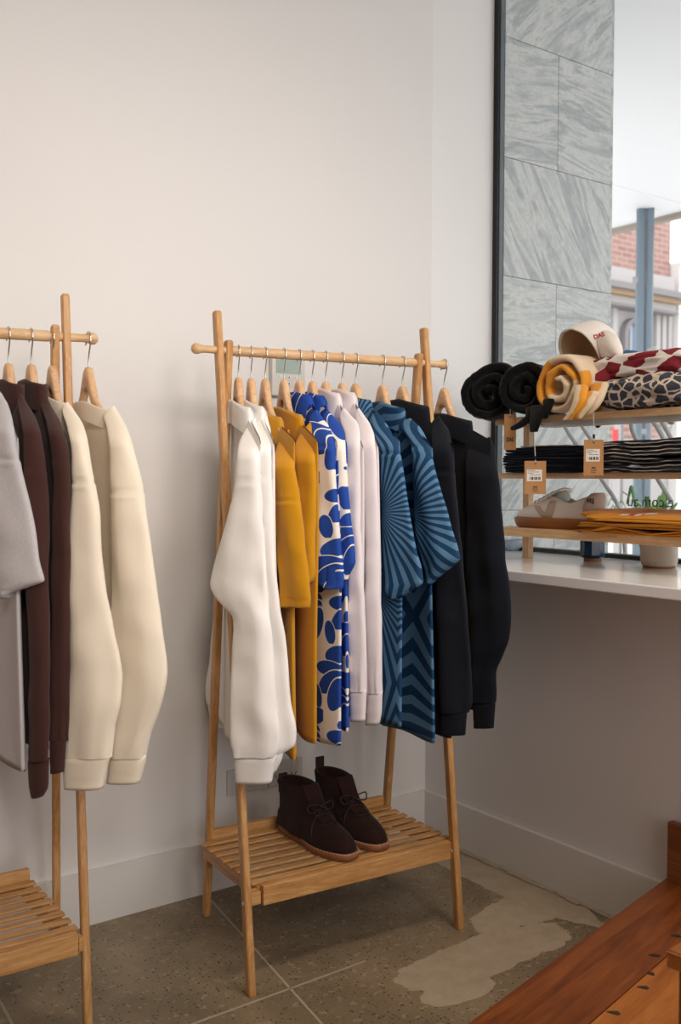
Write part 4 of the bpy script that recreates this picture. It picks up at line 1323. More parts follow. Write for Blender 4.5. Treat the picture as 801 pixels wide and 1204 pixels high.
for gi, ((name, label, rk, hp_, phi, mt, rows, cuff), kw) in enumerate(G_):
    kw = dict(kw); cat = kw.pop('cat'); kw.pop('hang', None)
    c = rail_pt(hp_, *rk)
    D_ = (np.array([c[0], c[1], 1.3])-CAM) @ F_
    off_ = {'polo': 0.028, 'crew': 0.024, 'mock': 0.046}[kw.get('collar', 'polo')]
    kw['start'] = STARTS[gi]; kw['cpx'] = COLLAR_X[gi]; kw['hem'] = HEMS[gi]
    kw['ztop'] = 1.15+(562.5-COLLAR_Y[gi])*D_/FPX-off_
    garment(name, label, cat, {'body': M[mt]}, c, math.radians(phi), rows, cuff, group=GRP[mt], **kw)
    hanger(c, math.radians(phi), 'pale wooden hanger carrying the '+words[gi])

# ------------------------------------------------------------------ wall fittings
def wall_q(px, py):
    q = at(px, py, y=0.0); return q[0], q[2]


xa, za = wall_q(316, 464); xb, zb = wall_q(355, 419)
th = thing('wall_thermostat', 'white wall thermostat with small green screen on the back wall behind the hangers', 'thermostat', ((xa+xb)/2, 0, (za+zb)/2))
hw, hh = (xb-xa)/2, 0.062
box('housing', (-hw, -0.020, -hh), (hw, 0, hh), M['white_plastic'], th, 0.003)
box('screen', (-hw*0.78, -0.0212, hh*0.05), (hw*0.70, -0.019, hh*0.78), M['screen'], th)
for i in range(3):
    for j in range(3):
        x = -hw*0.62+i*hw*0.5; z = -hh*0.12-j*hh*0.3
        box('button', (x, -0.0215, z-0.004), (x+0.013, -0.019, z+0.004), M['trim'], th, 0.0008)
        if i == 1:
            box('symbol', (x+0.004, -0.0219, z-0.002), (x+0.008, -0.0210, z+0.002), M['dark_slot'], th)


def plate(label, x0, z0, x1, z1):
    t = thing('wall_socket', label, 'socket', ((x0+x1)/2, 0, (z0+z1)/2), 'white wall plates')
    w, h = (x1-x0)/2, (z1-z0)/2
    box('plate', (-w, -0.010, -h), (w, 0, h), M['white_plastic'], t, 0.002)
    return t, w, h


xl, zl = wall_q(266, 920); xm_, _ = wall_q(314, 920); xr_, _ = wall_q(354, 920)
zc = wall_q(310, 912)[1]
t1, w1, h1 = plate('blank white wall plate with ribbed strip, left of the double power point', xl, zc-0.036, xm_-0.002, zc+0.036)
for k in range(3):
    box('rib', (-w1*0.7, -0.012, -0.006+k*0.006), (w1*0.9, -0.0095, -0.003+k*0.006), M['trim'], t1)
t2, w2, h2 = plate('white double power point with angled slots under the hanging sleeves', xm_+0.001, zc-0.036, xr_, zc+0.036)
for sx in (-0.5, 0.45):
    cx_ = sx*w2
    for a, dx, dz in ((0.5, -0.007, 0.004), (-0.5, 0.007, 0.004), (0, 0, -0.010)):
        s, c_ = math.sin(a), math.cos(a)
        box('slot', (-0.0012, -0.0110, -0.005), (0.0012, -0.0090, 0.005), M['dark_slot'], t2, 0, ((c_, 0, s), (0, 1, 0), (-s, 0, c_)), (cx_+dx, 0, -0.010+dz))
    box('switch', (cx_-0.010, -0.015, 0.016), (cx_+0.006, -0.009, 0.026), M['trim'], t2, 0.0015)

# ------------------------------------------------------------------ boots on the rack shelf
def outline(xb, xf, w, kind, n=40):
    """closed outline in the foot plane, toe at +x; kind 0 = foot, 1 = ankle"""
    P = []
    L = xf-xb
    for j in range(n):
        a = 2*PI*j/n
        s = 0.5+0.5*math.cos(a)*1.0
        c, sn = math.cos(a), math.sin(a)
        x = xb+L*s
        foot = (0.70+0.34*math.exp(-((s-0.75)/0.28)**2)-0.06*math.exp(-((s-0.38)/0.15)**2))
        sh = foot*(1-kind)+0.96*kind
        y = w*sh*math.copysign(abs(sn)**(0.58 if kind < 0.5 else 0.85), sn)
        P.append((x, y))
    return P


def slices(name, rows, material, parent, n=40, cap0=True, cap1=False, bumpy=0.0, seed=0, warp=None):
    V = []
    for (z, xb, xf, w_, kind) in rows:
        for (x, y) in outline(xb, xf, w_, kind, n):
            k = 1+bumpy*nz(x*30+seed, y*30, z*30)
            V.append((x, y*k, warp(x, z) if warp else z))
    return mesh(name, V, grid_faces(len(rows), n, True, cap0, cap1), material, parent)


BOOT = [(0.016, 0.000, 0.282, 0.047, 0), (0.024, -0.003, 0.283, 0.049, 0), (0.034, -0.004, 0.278, 0.0485, 0), (0.046, -0.003, 0.262, 0.046, 0), (0.056, -0.002, 0.236, 0.043, 0.1), (0.066, 0.000, 0.206, 0.040, 0.3),
        (0.080, 0.002, 0.178, 0.038, 0.6), (0.096, 0.003, 0.156, 0.037, 0.9), (0.114, 0.001, 0.142, 0.037, 1), (0.130, -0.002, 0.134, 0.038, 1), (0.142, -0.003, 0.124, 0.038, 1), (0.1445, -0.002, 0.120, 0.037, 1)]


def front_x(rows, z):
    for a, b in zip(rows, rows[1:]):
        if a[0] <= z <= b[0]:
            t = (z-a[0])/(b[0]-a[0]); return a[2]+(b[2]-a[2])*t
    return rows[-1][2]


def boot(label, heel, rot, tab):
    t = thing('suede_boot', label, 'boot', (heel[0], heel[1], 0.2172), 'pair of brown boots', rot)
    sole = [(0.0, 0.004, 0.280, 0.047, 0), (0.003, -0.004, 0.288, 0.051, 0), (0.014, -0.006, 0.291, 0.0525, 0), (0.0185, -0.004, 0.289, 0.0515, 0)]
    slices('sole', sole, M['crepe'], t, 44, True, True, 0.02)
    up = slices('upper', [(z, a, b, w_*1.0, k) for z, a, b, w_, k in BOOT]+[(0.140, 0.006, 0.112, 0.031, 1), (0.085, 0.012, 0.120, 0.028, 1)], M['suede'], t, 48, True, True, 0.03, heel[0]*9)
    q = [(z, a-0.0015, min(b+0.0012, 0.168-max(0, z-0.05)*0.42), w_+0.0022, min(1, k+0.25)) for z, a, b, w_, k in BOOT[1:-1]]
    slices('quarter', q, M['suede'], t, 48, False, False, 0.02)
    # pale stitches on the welt
    bm = bmesh.new()
    O = outline(-0.005, 0.290, 0.0520, 0, 150)
    for i in range(0, 150, 2):
        a = np.array(O[i]); b = np.array(O[(i+1) % 150]); d = b-a; ln = np.linalg.norm(d)
        if ln < 1e-5:
            continue
        d /= ln
        bx(bm, np.array([-0.0017, -0.0007, 0]), np.array([0.0017, 0.0007, 0.0012]), 0, ((d[0], d[1], 0), (-d[1], d[0], 0), (0, 0, 1)), (a[0]*0.995+0.0007, a[1]*0.975, 0.0180))
    from_bm('welt_stitching', bm, M['stitch'], t)
    tongue = []
    for i in range(7):
        s = i/6; z = 0.070+0.077*s; x = front_x(BOOT, min(z, 0.144))+0.0005-0.002*s
        for j in range(9):
            y = (j/8-0.5)*2*(0.022+0.004*s)
            tongue.append((x-6*y*y*(1.2), y, z))
        for j in range(8, -1, -1):
            y = (j/8-0.5)*2*(0.022+0.004*s)
            tongue.append((x-0.005-6*y*y*1.2, y, z))
    mesh('tongue', tongue, grid_faces(7, 18, True, True, True), M['suede'], t)
    for k, z in enumerate((0.068, 0.084, 0.100)):
        x = front_x(BOOT, z)+0.004
        tube('lace', cr([(x-0.020, -0.029, z-0.002), (x-0.003, -0.016, z+0.002), (x+0.001, 0, z+0.004), (x-0.003, 0.016, z+0.002), (x-0.020, 0.029, z-0.002)], 5), 0.0020, M['suede_dark'], t, 8)
    x = front_x(BOOT, 0.100)+0.006
    for sg in (-1, 1):
        tube('lace', cr([(x, 0, 0.104), (x+0.008, sg*0.018, 0.112), (x-0.002, sg*0.040, 0.108), (x+0.004, sg*0.036, 0.092), (x+0.006, sg*0.014, 0.096), (x, 0, 0.102)], 6), 0.0019, M['suede_dark'], t, 8)
        tube('lace', cr([(x, 0, 0.103), (x+0.012, sg*0.016, 0.090), (x+0.012, sg*0.036, 0.066), (x+0.022, sg*0.046, 0.040)], 6), 0.0018, M['suede_dark'], t, 8)
    tube('lace', [(x-0.003, -0.006, 0.103), (x+0.004, 0, 0.104), (x-0.003, 0.006, 0.103)], 0.004, M['suede_dark'], t, 8)
    hb = 0.172 if tab else 0.150
    box('pull_tab', (-0.006, -0.013, 0.100), (0.001, 0.013, hb), M['suede_dark'], t, 0.002)
    return t


boot('brown suede lace-up boot on the rack shelf, the front one of the pair', (-0.690, -0.222), math.radians(-86.5), False)
boot('brown suede lace-up boot with raised heel tab, the rear one of the pair', (-0.566, -0.215), math.radians(-91.5), True)

# ------------------------------------------------------------------ display shelf on the counter
YL, YE = -0.275, -1.34
sh = thing('display_shelf', 'three-tier pale wooden display shelf standing on the white counter', 'shelf', (0.15, -0.8, ZS))
SL = np.array(sh.location)
TIERS = {'low': (0.981, 1.005), 'mid': (1.151, 1.168), 'top': (1.311, 1.331)}
for nm, (z0, z1) in TIERS.items():
    box('board', (0.03-SL[0], YE-SL[1], z0-SL[2]), (0.285-SL[0], YL-SL[1], z1-SL[2]), M['pineY'], sh, 0.0015)
for y in (-0.292, YE+0.02):
    for za_, zb_ in ((ZS, 0.981), (1.005, 1.151), (1.168, 1.311)):
        box('upright', (0.146-SL[0], y-0.012-SL[1], za_-SL[2]), (0.170-SL[0], y+0.012-SL[1], zb_-SL[2]), M['pineZ'], sh, 0.0015)

# --- folded tees
def slab(name, lo, hi, label, cat, group, material, seed, layers=2, wav=0.004, edge=0.006, cap_mat=None, drape=0.0):
    lo, hi = np.array(lo, float), np.array(hi, float)
    c = (lo+hi)/2; h = hi[2]-lo[2]; a, b = (hi[0]-lo[0])/2, (hi[1]-lo[1])/2
    t = thing(name, label, cat, (c[0], c[1], lo[2]), group)
    n = 88
    def ring(sc, z, zi):
        out = []
        for j in range(n):
            th_ = 2*PI*j/n
            ca, sa = math.cos(th_), math.sin(th_)
            x = a*math.copysign(abs(ca)**0.28, ca); y = b*math.copysign(abs(sa)**0.28, sa)
            e = 1+edge/ a*nz(ca*2+seed, sa*2, zi*1.9+seed)
            zz = z+wav*nz(y*9+seed, x*9, seed+zi*0.22)*(0.3+0.7*min(1, z/h*1.5))-drape*max(0, -x*sc/a)**1.6*min(1, z/h)
            zz = max(zz, 0.0002)
            out.append((x*sc*e, y*(sc*0.5+0.5)*e, zz))
        return out
    V = []; rows = 0
    for L in range(layers):
        z0 = h*L/layers; dz = h/layers
        for f, sc in ((0.04, 0.965), (0.22, 0.995), (0.5, 1.0), (0.80, 0.995), (0.97, 0.965)):
            V += ring(sc, z0+dz*f, L+f*0.3); rows += 1
    for sc in (0.9, 0.7, 0.4, 0.1):
        V += ring(sc, h*1.0, layers); rows += 1
    o = mesh('folds', V, grid_faces(rows, n, True, True, True), material, t)
    return t


zt0 = TIERS['mid'][1]
ords = 'bottom second third fourth top'.split()
for i in range(5):
    slab('folded_tee', (0.015+0.006*random.random(), -0.632+0.008*random.random(), zt0+0.0002+i*0.0150), (0.24, -0.305-0.008*random.random(), zt0+(i+1)*0.0150-0.0002),
         '%s navy folded tee in the plain stack on the middle shelf' % ords[i], 'folded tee', 'plain navy tees on the middle shelf', M['navy_tee'], i*2.7+1, 2, 0.003, 0.007)
# small pale print on the topmost
tp = [o for o in C.objects if o.name.startswith('folded_tee') and o.type == 'EMPTY'][-1]
for i in range(4):
    box('print', (-0.10+0.006*i, 0.05-0.045*i, 0.0135), (-0.07+0.01*i, 0.085-0.045*i, 0.0185), M['sneaker_beige'], tp, 0.002)
hs = [0.021, 0.020, 0.020, 0.022]
z = zt0
for i, h in enumerate(hs):
    slab('striped_tee', (0.012+0.008*random.random(), -1.12, z+0.0002), (0.25, -0.648-0.01*random.random(), z+h-0.0002),
         '%s navy striped folded tee of the stack right of the plain tees' % ('bottom second third top'.split()[i]), 'folded tee', 'striped navy tees on the middle shelf', M['navy_stripe'] if i % 2 == 0 or i == 3 else M['navy_stripe'], i*3.3+7, 3, 0.016, 0.010)
    z += h
zt1 = TIERS['low'][1]
z = zt1
for i, h in enumerate((0.017, 0.017, 0.029)):
    t = slab('mustard_tee', (0.012-0.006*i, -1.10, z+0.0002), (0.235, -0.595-0.012*i, z+h-0.0002),
             '%s mustard folded tee in the stack beside the white sneaker' % ('bottom middle top'.split()[i]), 'folded tee', 'mustard tees on the bottom shelf', M['mustard_tee'], i*4.1+3, 2 if i == 2 else 3, 0.006 if i == 2 else 0.014, 0.016, drape=0.015 if i == 2 else 0)
    z += h
# chest print on the top mustard tee: pale and red blots
from mathutils.bvhtree import BVHTree


def on_top(tg, x, y):
    ch = tg.children[0].data
    tr = BVHTree.FromPolygons([v_.co.copy() for v_ in ch.vertices], [tuple(p_.vertices) for p_ in ch.polygons])
    def z_(a, b):
        h_ = tr.ray_cast(Vector((a, b, 1.0)), Vector((0, 0, -1)))
        return h_[0].z if h_[0] is not None else 0.03
    return z_


zz_ = on_top(t, 0, 0)
for k, (x, y, rx, ry, mt) in enumerate(((-0.074, 0.100, 0.016, 0.030, 'paper'), (-0.080, 0.068, 0.015, 0.030, 'red_ink'), (-0.088, 0.060, 0.016, 0.008, 'paper'), (-0.074, 0.034, 0.011, 0.020, 'paper'))):
    V = []
    for kk in (1.0, 0.55, 0.1):
        for j in range(18):
            a = 2*PI*j/18; r = kk*(1+0.35*nz(j*1.1, k*3.0))
            V.append((x+rx*r*math.cos(a), y+ry*r*math.sin(a), zz_(x+rx*r*math.cos(a), y+ry*r*math.sin(a))+0.0006+0.0003*k))
    mesh('chest_print', V, grid_faces(3, 18, True, False, True), M[mt], t, smooth=False)

# --- white sneaker
SN = [(0.026, 0.004, 0.298, 0.044, 0), (0.036, 0.000, 0.300, 0.047, 0), (0.048, 0.000, 0.292, 0.0465, 0), (0.058, 0.001, 0.272, 0.0445, 0.0), (0.068, 0.002, 0.245, 0.042, 0.1), (0.078, 0.003, 0.215, 0.039, 0.3), (0.088, 0.004, 0.188, 0.036, 0.6), (0.095, 0.006, 0.172, 0.034, 0.8)]
def dip(x, z):
    return z-0.021*math.exp(-((x-0.088)/0.040)**2)*max(0, min(1, (z-0.055)/0.035))


snk = thing('sneaker', 'white leather sneaker with gum sole and beige heel on the bottom shelf', 'shoe', (0.135, -0.592, zt1), None, math.radians(93))
slices('outsole', [(0.0, 0.006, 0.286, 0.044, 0), (0.004, -0.003, 0.300, 0.049, 0), (0.020, -0.006, 0.307, 0.0515, 0), (0.029, -0.005, 0.307, 0.051, 0), (0.031, 0.0, 0.302, 0.048, 0)], M['gum'], snk, 48, True, True)
slices('upper', SN+[(0.0965, 0.012, 0.165, 0.030, 0.9), (0.070, 0.02, 0.16, 0.026, 0.9)], M['sneaker_white'], snk, 48, True, True, warp=dip)
slices('lining', [(0.064, 0.02, 0.15, 0.027, 1), (0.0975, 0.010, 0.168, 0.0315, 0.9), (0.0985, 0.014, 0.160, 0.029, 0.9), (0.075, 0.03, 0.15, 0.024, 1)], M['sneaker_lining'], snk, 40, True, True, warp=dip)


def side_y(x, z):
    for a, b in zip(SN, SN[1:]):
        if a[0] <= z <= b[0]:
            t_ = (z-a[0])/(b[0]-a[0]); r = [a[i]+(b[i]-a[i])*t_ for i in range(5)]
            O = [p_ for p_ in outline(r[1], r[2], r[3], r[4], 160) if p_[1] >= 0]
            return min(O, key=lambda p_: abs(p_[0]-x))[1]
    return SN[-1][3]


def patch(name, poly_rows, material, parent, off=0.0012):
    """poly_rows: list of (xl, xr, z): a strip laid on the visible side of the upper"""
    V = []
    m_ = 6
    for xl_, xr2, z_ in poly_rows:
        for o_ in (off, -0.002):
            for j in range(m_):
                x = xl_+(xr2-xl_)*(j if o_ > 0 else m_-1-j)/(m_-1)
                V.append((x, side_y(x, z_)+o_, z_))
    return mesh(name, V, grid_faces(len(poly_rows), 2*m_, True, True, True), material, parent)


# side mark: a broad V, its left arm short and slanted, its right arm curved
patch('side_mark', [(0.152-0.0*0, 0.176, 0.032), (0.164, 0.188, 0.045), (0.176, 0.200, 0.056), (0.186, 0.212, 0.066)], M['sneaker_beige'], snk)
patch('side_mark', [(0.146, 0.174, 0.032), (0.138, 0.166, 0.045), (0.134, 0.160, 0.058), (0.130, 0.156, 0.070), (0.132, 0.152, 0.082)], M['sneaker_beige'], snk, 0.0014)
# heel tab with dark lettering
HT = [(0.050, -0.002, 0.052, 0.034, 0.9), (0.066, -0.003, 0.050, 0.0345, 0.95), (0.084, -0.004, 0.044, 0.034, 1), (0.096, -0.005, 0.036, 0.031, 1), (0.104, -0.005, 0.026, 0.024, 1), (0.1065, -0.003, 0.018, 0.016, 1)]
slices('heel_tab', [(z_, a, b, w_*1.06, k) for z_, a, b, w_, k in HT], M['sneaker_beige'], snk, 40, True, True)
ht = text('heel_lettering', 'VEJ', 0.0165, M['black_ink'], (0, 0, 0), (1, 0, 0), (0, 1, 0), None, 0.0005, 'LEFT', 0.0005)
ht.parent = snk
# the letters follow the curve of the heel
O_ = [np.array(p_) for p_ in outline(-0.0035, 0.044, 0.0345*1.06, 1, 400)[20:260]]
cum = np.concatenate([[0], np.cumsum([np.linalg.norm(b_-a_) for a_, b_ in zip(O_, O_[1:])])])
for v_ in ht.data.vertices:
    sx_ = v_.co.x*1.0+0.030
    k_ = int(np.clip(np.searchsorted(cum, sx_)-1, 0, len(O_)-2))
    f_ = (sx_-cum[k_])/(cum[k_+1]-cum[k_]); p_ = O_[k_]+(O_[k_+1]-O_[k_])*f_
    tn = O_[k_+1]-O_[k_]; tn = tn/np.linalg.norm(tn); nn_ = np.array([tn[1], -tn[0]])
    p_ = p_+nn_*(0.0006+v_.co.z)
    zq = 0.079+v_.co.y
    v_.co = (p_[0], p_[1]*(1-0.35*max(0, zq-0.088)/0.01*0.1), zq)
# tongue standing up, laces across it
V = []
for i in range(9):
    s = i/8; x = 0.215-0.085*s; z_ = 0.075+0.042*s+0.004*math.sin(PI*s)
    for j in range(9):
        y = (j/8-0.5)*0.054; V.append((x-5*y*y, y, z_-7*y*y*(1-0.4*s)+0.003))
    for j in range(8, -1, -1):
        y = (j/8-0.5)*0.054; V.append((x-5*y*y-0.004*s, y, z_-7*y*y*(1-0.4*s)-0.004))
mesh('tongue', V, grid_faces(9, 18, True, True, True), M['sneaker_white'], snk)
lathe_ = []
for k in range(5):
    s = k/4; x = 0.228-0.060*s; z_ = 0.076+0.026*s
    tube('lace', cr([(x-0.008, -0.028, z_-0.010), (x, -0.012, z_+0.002), (x+0.001, 0, z_+0.004), (x, 0.012, z_+0.002), (x-0.008, 0.028, z_-0.010)], 5), 0.0032, M['sneaker_white'], snk, 8, flat=0.6)
# rolled lining showing in the opening
o = lathe('opening_pad', [(0.0, 0.0), (0.016, 0.002), (0.021, 0.010), (0.021, 0.020), (0.016, 0.028), (0.0, 0.030)], M['sneaker_lining'], snk, 20); o.location = (0.122, 0.004, 0.084); o.rotation_euler = (0.3, 0.9, 0)

# --- rolled blankets
def roll(name, label, cat, cen, axis, R, length, turns, thick, material, seed, group=None, start=0.0, squash=1.0, gap=0.0, fuzz=0.0):
    ax_ = np.array(axis, float); ax_ /= np.linalg.norm(ax_)
    s1_ = np.array([-ax_[1], ax_[0], 0]); s1_ /= np.linalg.norm(s1_); s2_ = np.array([0, 0, 1.0])
    t = thing(name, label, cat, (cen[0], cen[1], cen[2]-R*squash), group)
    L0 = np.array(t.location); c0 = np.array(cen, float)
    pitch = thick+gap; r0 = R-turns*pitch
    N = int(56*turns); V, UV = [], []
    np_ = 14
    arc = 0
    for i in range(N+1):
        a = start+2*PI*turns*i/N
        r = max(0.004, r0+pitch*turns*i/N)
        arc += r*2*PI*turns/N
        tk = thick*min(1, 0.4+i/10, 0.5+(N-i)/8)
        for j in range(np_):
            q_ = 2*PI*j/np_
            cr_, sa_ = math.cos(q_), math.sin(q_)
            dr = math.copysign(abs(cr_)**0.6, cr_)*tk/2
            da = math.copysign(abs(sa_)**0.35, sa_)*length/2
            rr = r+dr+0.014*nz(math.cos(a)*1.1+seed, math.sin(a)*1.1, da*5)*(r/R)+0.005*nz(a*1.3+seed, da*9, r*40)+fuzz*nz(a*9+seed, da*60, r*90)
            aa = da+0.008*nz(a*0.9, seed, 1.0)*(1 if da < 0 else -0.5)+fuzz*1.5*nz(a*14, j, seed)
            V.append(c0+s1_*rr*math.cos(a)+s2_*rr*math.sin(a)*squash+ax_*aa-L0); UV.append((da, arc))
    mesh('cloth', V, grid_faces(N+1, np_, True, True, True), material, t, uv=UV)
    return t


def flap(parent, pts, w0, w1, thick, material, side=(0, 1, 0), name='hanging_corner', uvx=0.0):
    """tapering cloth tongue along pts"""
    P = cr(pts, 5); k = len(P); V, UV = [], []
    sd_ = np.array(side, float); sd_ /= np.linalg.norm(sd_)
    L0 = np.array(parent.location)
    for i, p_ in enumerate(P):
        t_ = P[min(i+1, k-1)]-P[max(i-1, 0)]; t_ /= np.linalg.norm(t_)
        nn_ = np.cross(t_, sd_); nn_ /= np.linalg.norm(nn_)
        wd = w0+(w1-w0)*i/(k-1)
        for j in range(12):
            q_ = 2*PI*j/12
            c_, s_ = math.cos(q_), math.sin(q_)
            V.append(p_+sd_*math.copysign(abs(c_)**0.6, c_)*wd+nn_*math.copysign(abs(s_)**0.8, s_)*thick*(1-0.3*i/k)-L0); UV.append((uvx+0.02*c_, i*0.01))
    return mesh(name, V, grid_faces(k, 12, True, True, True), material, parent, uv=UV)


c1_ = at(583, 466, x=0.07); c2_ = at(628, 462, x=0.08); c3_ = at(688, 456, x=0.095)
r1 = roll('rolled_blanket', 'black plush blanket rolled up at the left end of the top shelf', 'blanket', c1_, (0.84, 0.54, 0.0), 0.086, 0.22, 2.4, 0.029, M['black_plush'], 1.0, 'rolled plush blankets', 0.6, 1.0, 0.002, 0.003)
r2 = roll('rolled_blanket', 'black plush blanket with hanging corner rolled beside the amber towel', 'blanket', c2_, (0.90, 0.43, 0.0), 0.083, 0.22, 2.4, 0.028, M['green_plush'], 4.0, 'rolled plush blankets', 2.2, 1.0, 0.002, 0.003)
A_ = lambda px, py, x: at(px, py, x=x)
flap(r2, [A_(622, 485, -0.02), A_(620, 493, -0.045), A_(611, 500, -0.05), A_(602, 504, -0.05)], 0.016, 0.006, 0.008, M['green_plush'], (0, 0.3, 1))
flap(r2, [A_(634, 478, -0.03), A_(631, 490, -0.045), A_(629, 500, -0.05), A_(628, 508, -0.05)], 0.030, 0.012, 0.008, M['green_plush'])
flap(r2, [A_(646, 470, -0.02), A_(643, 482, -0.03), A_(640, 492, -0.035)], 0.020, 0.010, 0.008, M['green_plush'])
r3 = roll('rolled_towel', 'cream and amber terry towel rolled up in the middle of the top shelf', 'towel', c3_, (0.995, -0.02, 0.0), 0.087, 0.23, 2.4, 0.023, M['towel'], 7.0, None, 1.2, 0.98, 0.006, 0.0008)
flap(r3, [A_(684, 455, -0.03), A_(682, 470, -0.05), A_(676, 483, -0.055), A_(667, 494, -0.055)], 0.022, 0.014, 0.011, M['towel'], uvx=0.030)
flap(r3, [A_(696, 462, -0.03), A_(690, 476, -0.045), A_(683, 486, -0.05), A_(680, 492, -0.05)], 0.024, 0.010, 0.010, M['towel'], uvx=-0.02)
flap(r3, [A_(706, 452, 0.0), A_(702, 468, -0.02), A_(696, 480, -0.03), A_(690, 487, -0.03)], 0.028, 0.012, 0.010, M['towel'], uvx=-0.02)

# --- crumpled printed garments
def bundle(name, label, cat, cen, r, material, seed, amp=0.35, group=None, freq=9.0, floor_z=None, rotz=0):
    t = thing(name, label, cat, (cen[0], cen[1], floor_z if floor_z else cen[2]-r[2]), group)
    nu_, nv_ = 72, 40
    V = []
    L0 = np.array(t.location)
    cz, sz = math.cos(rotz), math.sin(rotz)
    for i in range(nv_):
        ph = -PI/2+PI*i/(nv_-1)
        for j in range(nu_):
            th_ = 2*PI*j/nu_
            x = math.copysign(abs(math.cos(th_))**0.7, math.cos(th_))*math.cos(ph)
            y = math.copysign(abs(math.sin(th_))**0.7, math.sin(th_))*math.cos(ph)
            z_ = math.copysign(abs(math.sin(ph))**0.6, math.sin(ph))
            f1 = 1-abs(nz(x*1.4+seed, y*1.8+z_*0.9, z_*1.5))*2.2
            f2 = nz(x*freq*0.4+seed, y*freq*0.35, z_*2+seed)
            f3 = 1-abs(nz(x*3+seed*2, y*4.5, z_*4))*2.0
            k = 1+amp*(0.35*f1+0.35*f2+0.25*f3-0.2)
            p_ = np.array([x*r[0]*k*cz-y*r[1]*k*sz, x*r[0]*k*sz+y*r[1]*k*cz, z_*r[2]*(k*0.7+0.3)])+np.array(cen)
            if floor_z:
                p_[2] = max(p_[2], floor_z+0.0005)
            V.append(p_-L0)
    mesh('cloth', V, grid_faces(nv_, nu_, True, False, False), material, t)
    return t


ZT = TIERS['top'][1]
b1 = at(778, 467, x=0.11); b2 = at(764, 437, x=0.12)
g1 = bundle('folded_garment', 'charcoal pebble-print garment bundled on the top shelf, lower of the two prints', 'folded garment', (b1[0], b1[1], ZT+0.047), (0.10, 0.165, 0.050), M['grey_print'], 2.2, 0.30, 'bundled printed garments', floor_z=ZT)
g2 = bundle('folded_garment', 'burgundy and white print garment bundled on top of the charcoal print one', 'folded garment', (b2[0], b2[1], ZT+0.118), (0.085, 0.175, 0.038), M['red_print'], 5.1, 0.34, 'bundled printed garments', floor_z=ZT+0.082)
k_ = at(697, 444, x=0.03)
flap(g2, [at(722, 436, x=0.06), at(712, 440, x=0.04), at(703, 445, x=0.03), at(696, 447, x=0.03)], 0.030, 0.014, 0.012, M['red_print'], (0.3, 0, 1), 'sleeve_end')
# cloth corners hanging under the top board
hang = thing('hanging_cloth', 'pale cloth corners hanging below the top shelf near the right edge', 'cloth', tuple(at(772, 480, x=0.292)))
flap(hang, [at(770, 476, x=0.296), at(771, 487, x=0.298), at(770, 493, x=0.298), at(769, 496, x=0.298)], 0.032, 0.006, 0.004, M['beige_lining'])
flap(hang, [at(786, 476, x=0.296), at(788, 488, x=0.298), at(789, 495, x=0.298), at(790, 499, x=0.298)], 0.026, 0.008, 0.004, M['white_cotton'])
hang2 = thing('hanging_cloth', 'dark green cloth corner hanging below the top shelf by the tag cord', 'cloth', tuple(at(706, 480, x=0.292)))
flap(hang2, [at(706, 478, x=0.296), at(706, 490, x=0.298), at(704, 498, x=0.298), at(703, 503, x=0.298)], 0.038, 0.004, 0.004, M['green_plush'])

# --- cap
cc = at(700, 409, x=0.13)
cap = thing('cap', 'white cotton cap with red stitching and blue peak lying on the rolled towel', 'cap', tuple(cc))
crown = 0.72*R_+0.30*F_+0.42*U_; crown /= np.linalg.norm(crown)       # crown direction: away to the upper right
sA = np.cross(crown, F_); sA /= np.linalg.norm(sA); sB = np.cross(sA, crown)


def dome(name, rad, depth, material, flip=1, amp=0.05, seed=0):
    V = []; nr_, nc_ = 18, 48
    for i in range(nr_):
        s = i/(nr_-1); ph = s*PI/2
        for j in range(nc_):
            th_ = 2*PI*j/nc_
            k = 1+amp*nz(math.cos(th_)*1.6+seed, math.sin(th_)*1.6, s*2)+0.012*abs(math.sin(th_*3))
            rr = rad*math.cos(ph)**0.72*k
            V.append(sA*rr*math.cos(th_)+sB*rr*math.sin(th_)*0.9+crown*(depth*math.sin(ph)-0.055))
    return V, nr_, nc_


Vo, nr_, nc_ = dome('crown', 0.088, 0.118, None, 1, 0.10, 3)
Vi, _, _ = dome('crown', 0.082, 0.108, None, 1, 0.10, 3)
mesh('crown', Vo, grid_faces(nr_, nc_, True, False, True), M['white_cotton'], cap)
mesh('lining', Vi, grid_faces(nr_, nc_, True, False, True), M['beige_lining'], cap)
rim = []
for kk, off in ((0.088, 0.0), (0.090, -0.004), (0.086, -0.006), (0.082, 0.0)):
    for j in range(nc_):
        th_ = 2*PI*j/nc_
        k = 1+0.10*nz(math.cos(th_)*1.6+3, math.sin(th_)*1.6, 0)+0.012*abs(math.sin(th_*3))
        rim.append(sA*kk*k*math.cos(th_)+sB*kk*k*math.sin(th_)*0.9+crown*(off-0.055))
mesh('hem', rim, grid_faces(4, nc_, True), M['white_cotton'], cap)
# front panel folded over the opening
fp = []
for i in range(9):
    s = i/8
    for j in range(9):
        u_ = (j/8-0.5)
        base = np.array(cc)
        uu_, vv_ = u_*2, s*2-1
        dx_, dy_ = uu_*math.sqrt(1-vv_*vv_/2), vv_*math.sqrt(1-uu_*uu_/2)
        q_ = at(717+dx_*15+dy_*5, 408+dy_*20, x=cc[0]-0.055-0.035*(1-0.8*(dx_*dx_+dy_*dy_)))
        fp.append(q_-base)
n_ = len(fp)
back = [p_+F_*0.012 for p_ in fp]
F2 = grid_faces(9, 9, False)+[tuple(n_+k for k in f[::-1]) for f in grid_faces(9, 9, False)]
for i in range(8):
    F2 += [(i*9, (i+1)*9, n_+(i+1)*9, n_+i*9), (i*9+8, n_+i*9+8, n_+(i+1)*9+8, (i+1)*9+8), (i, n_+i, n_+i+1, i+1), (72+i, 73+i, n_+73+i, n_+72+i)]
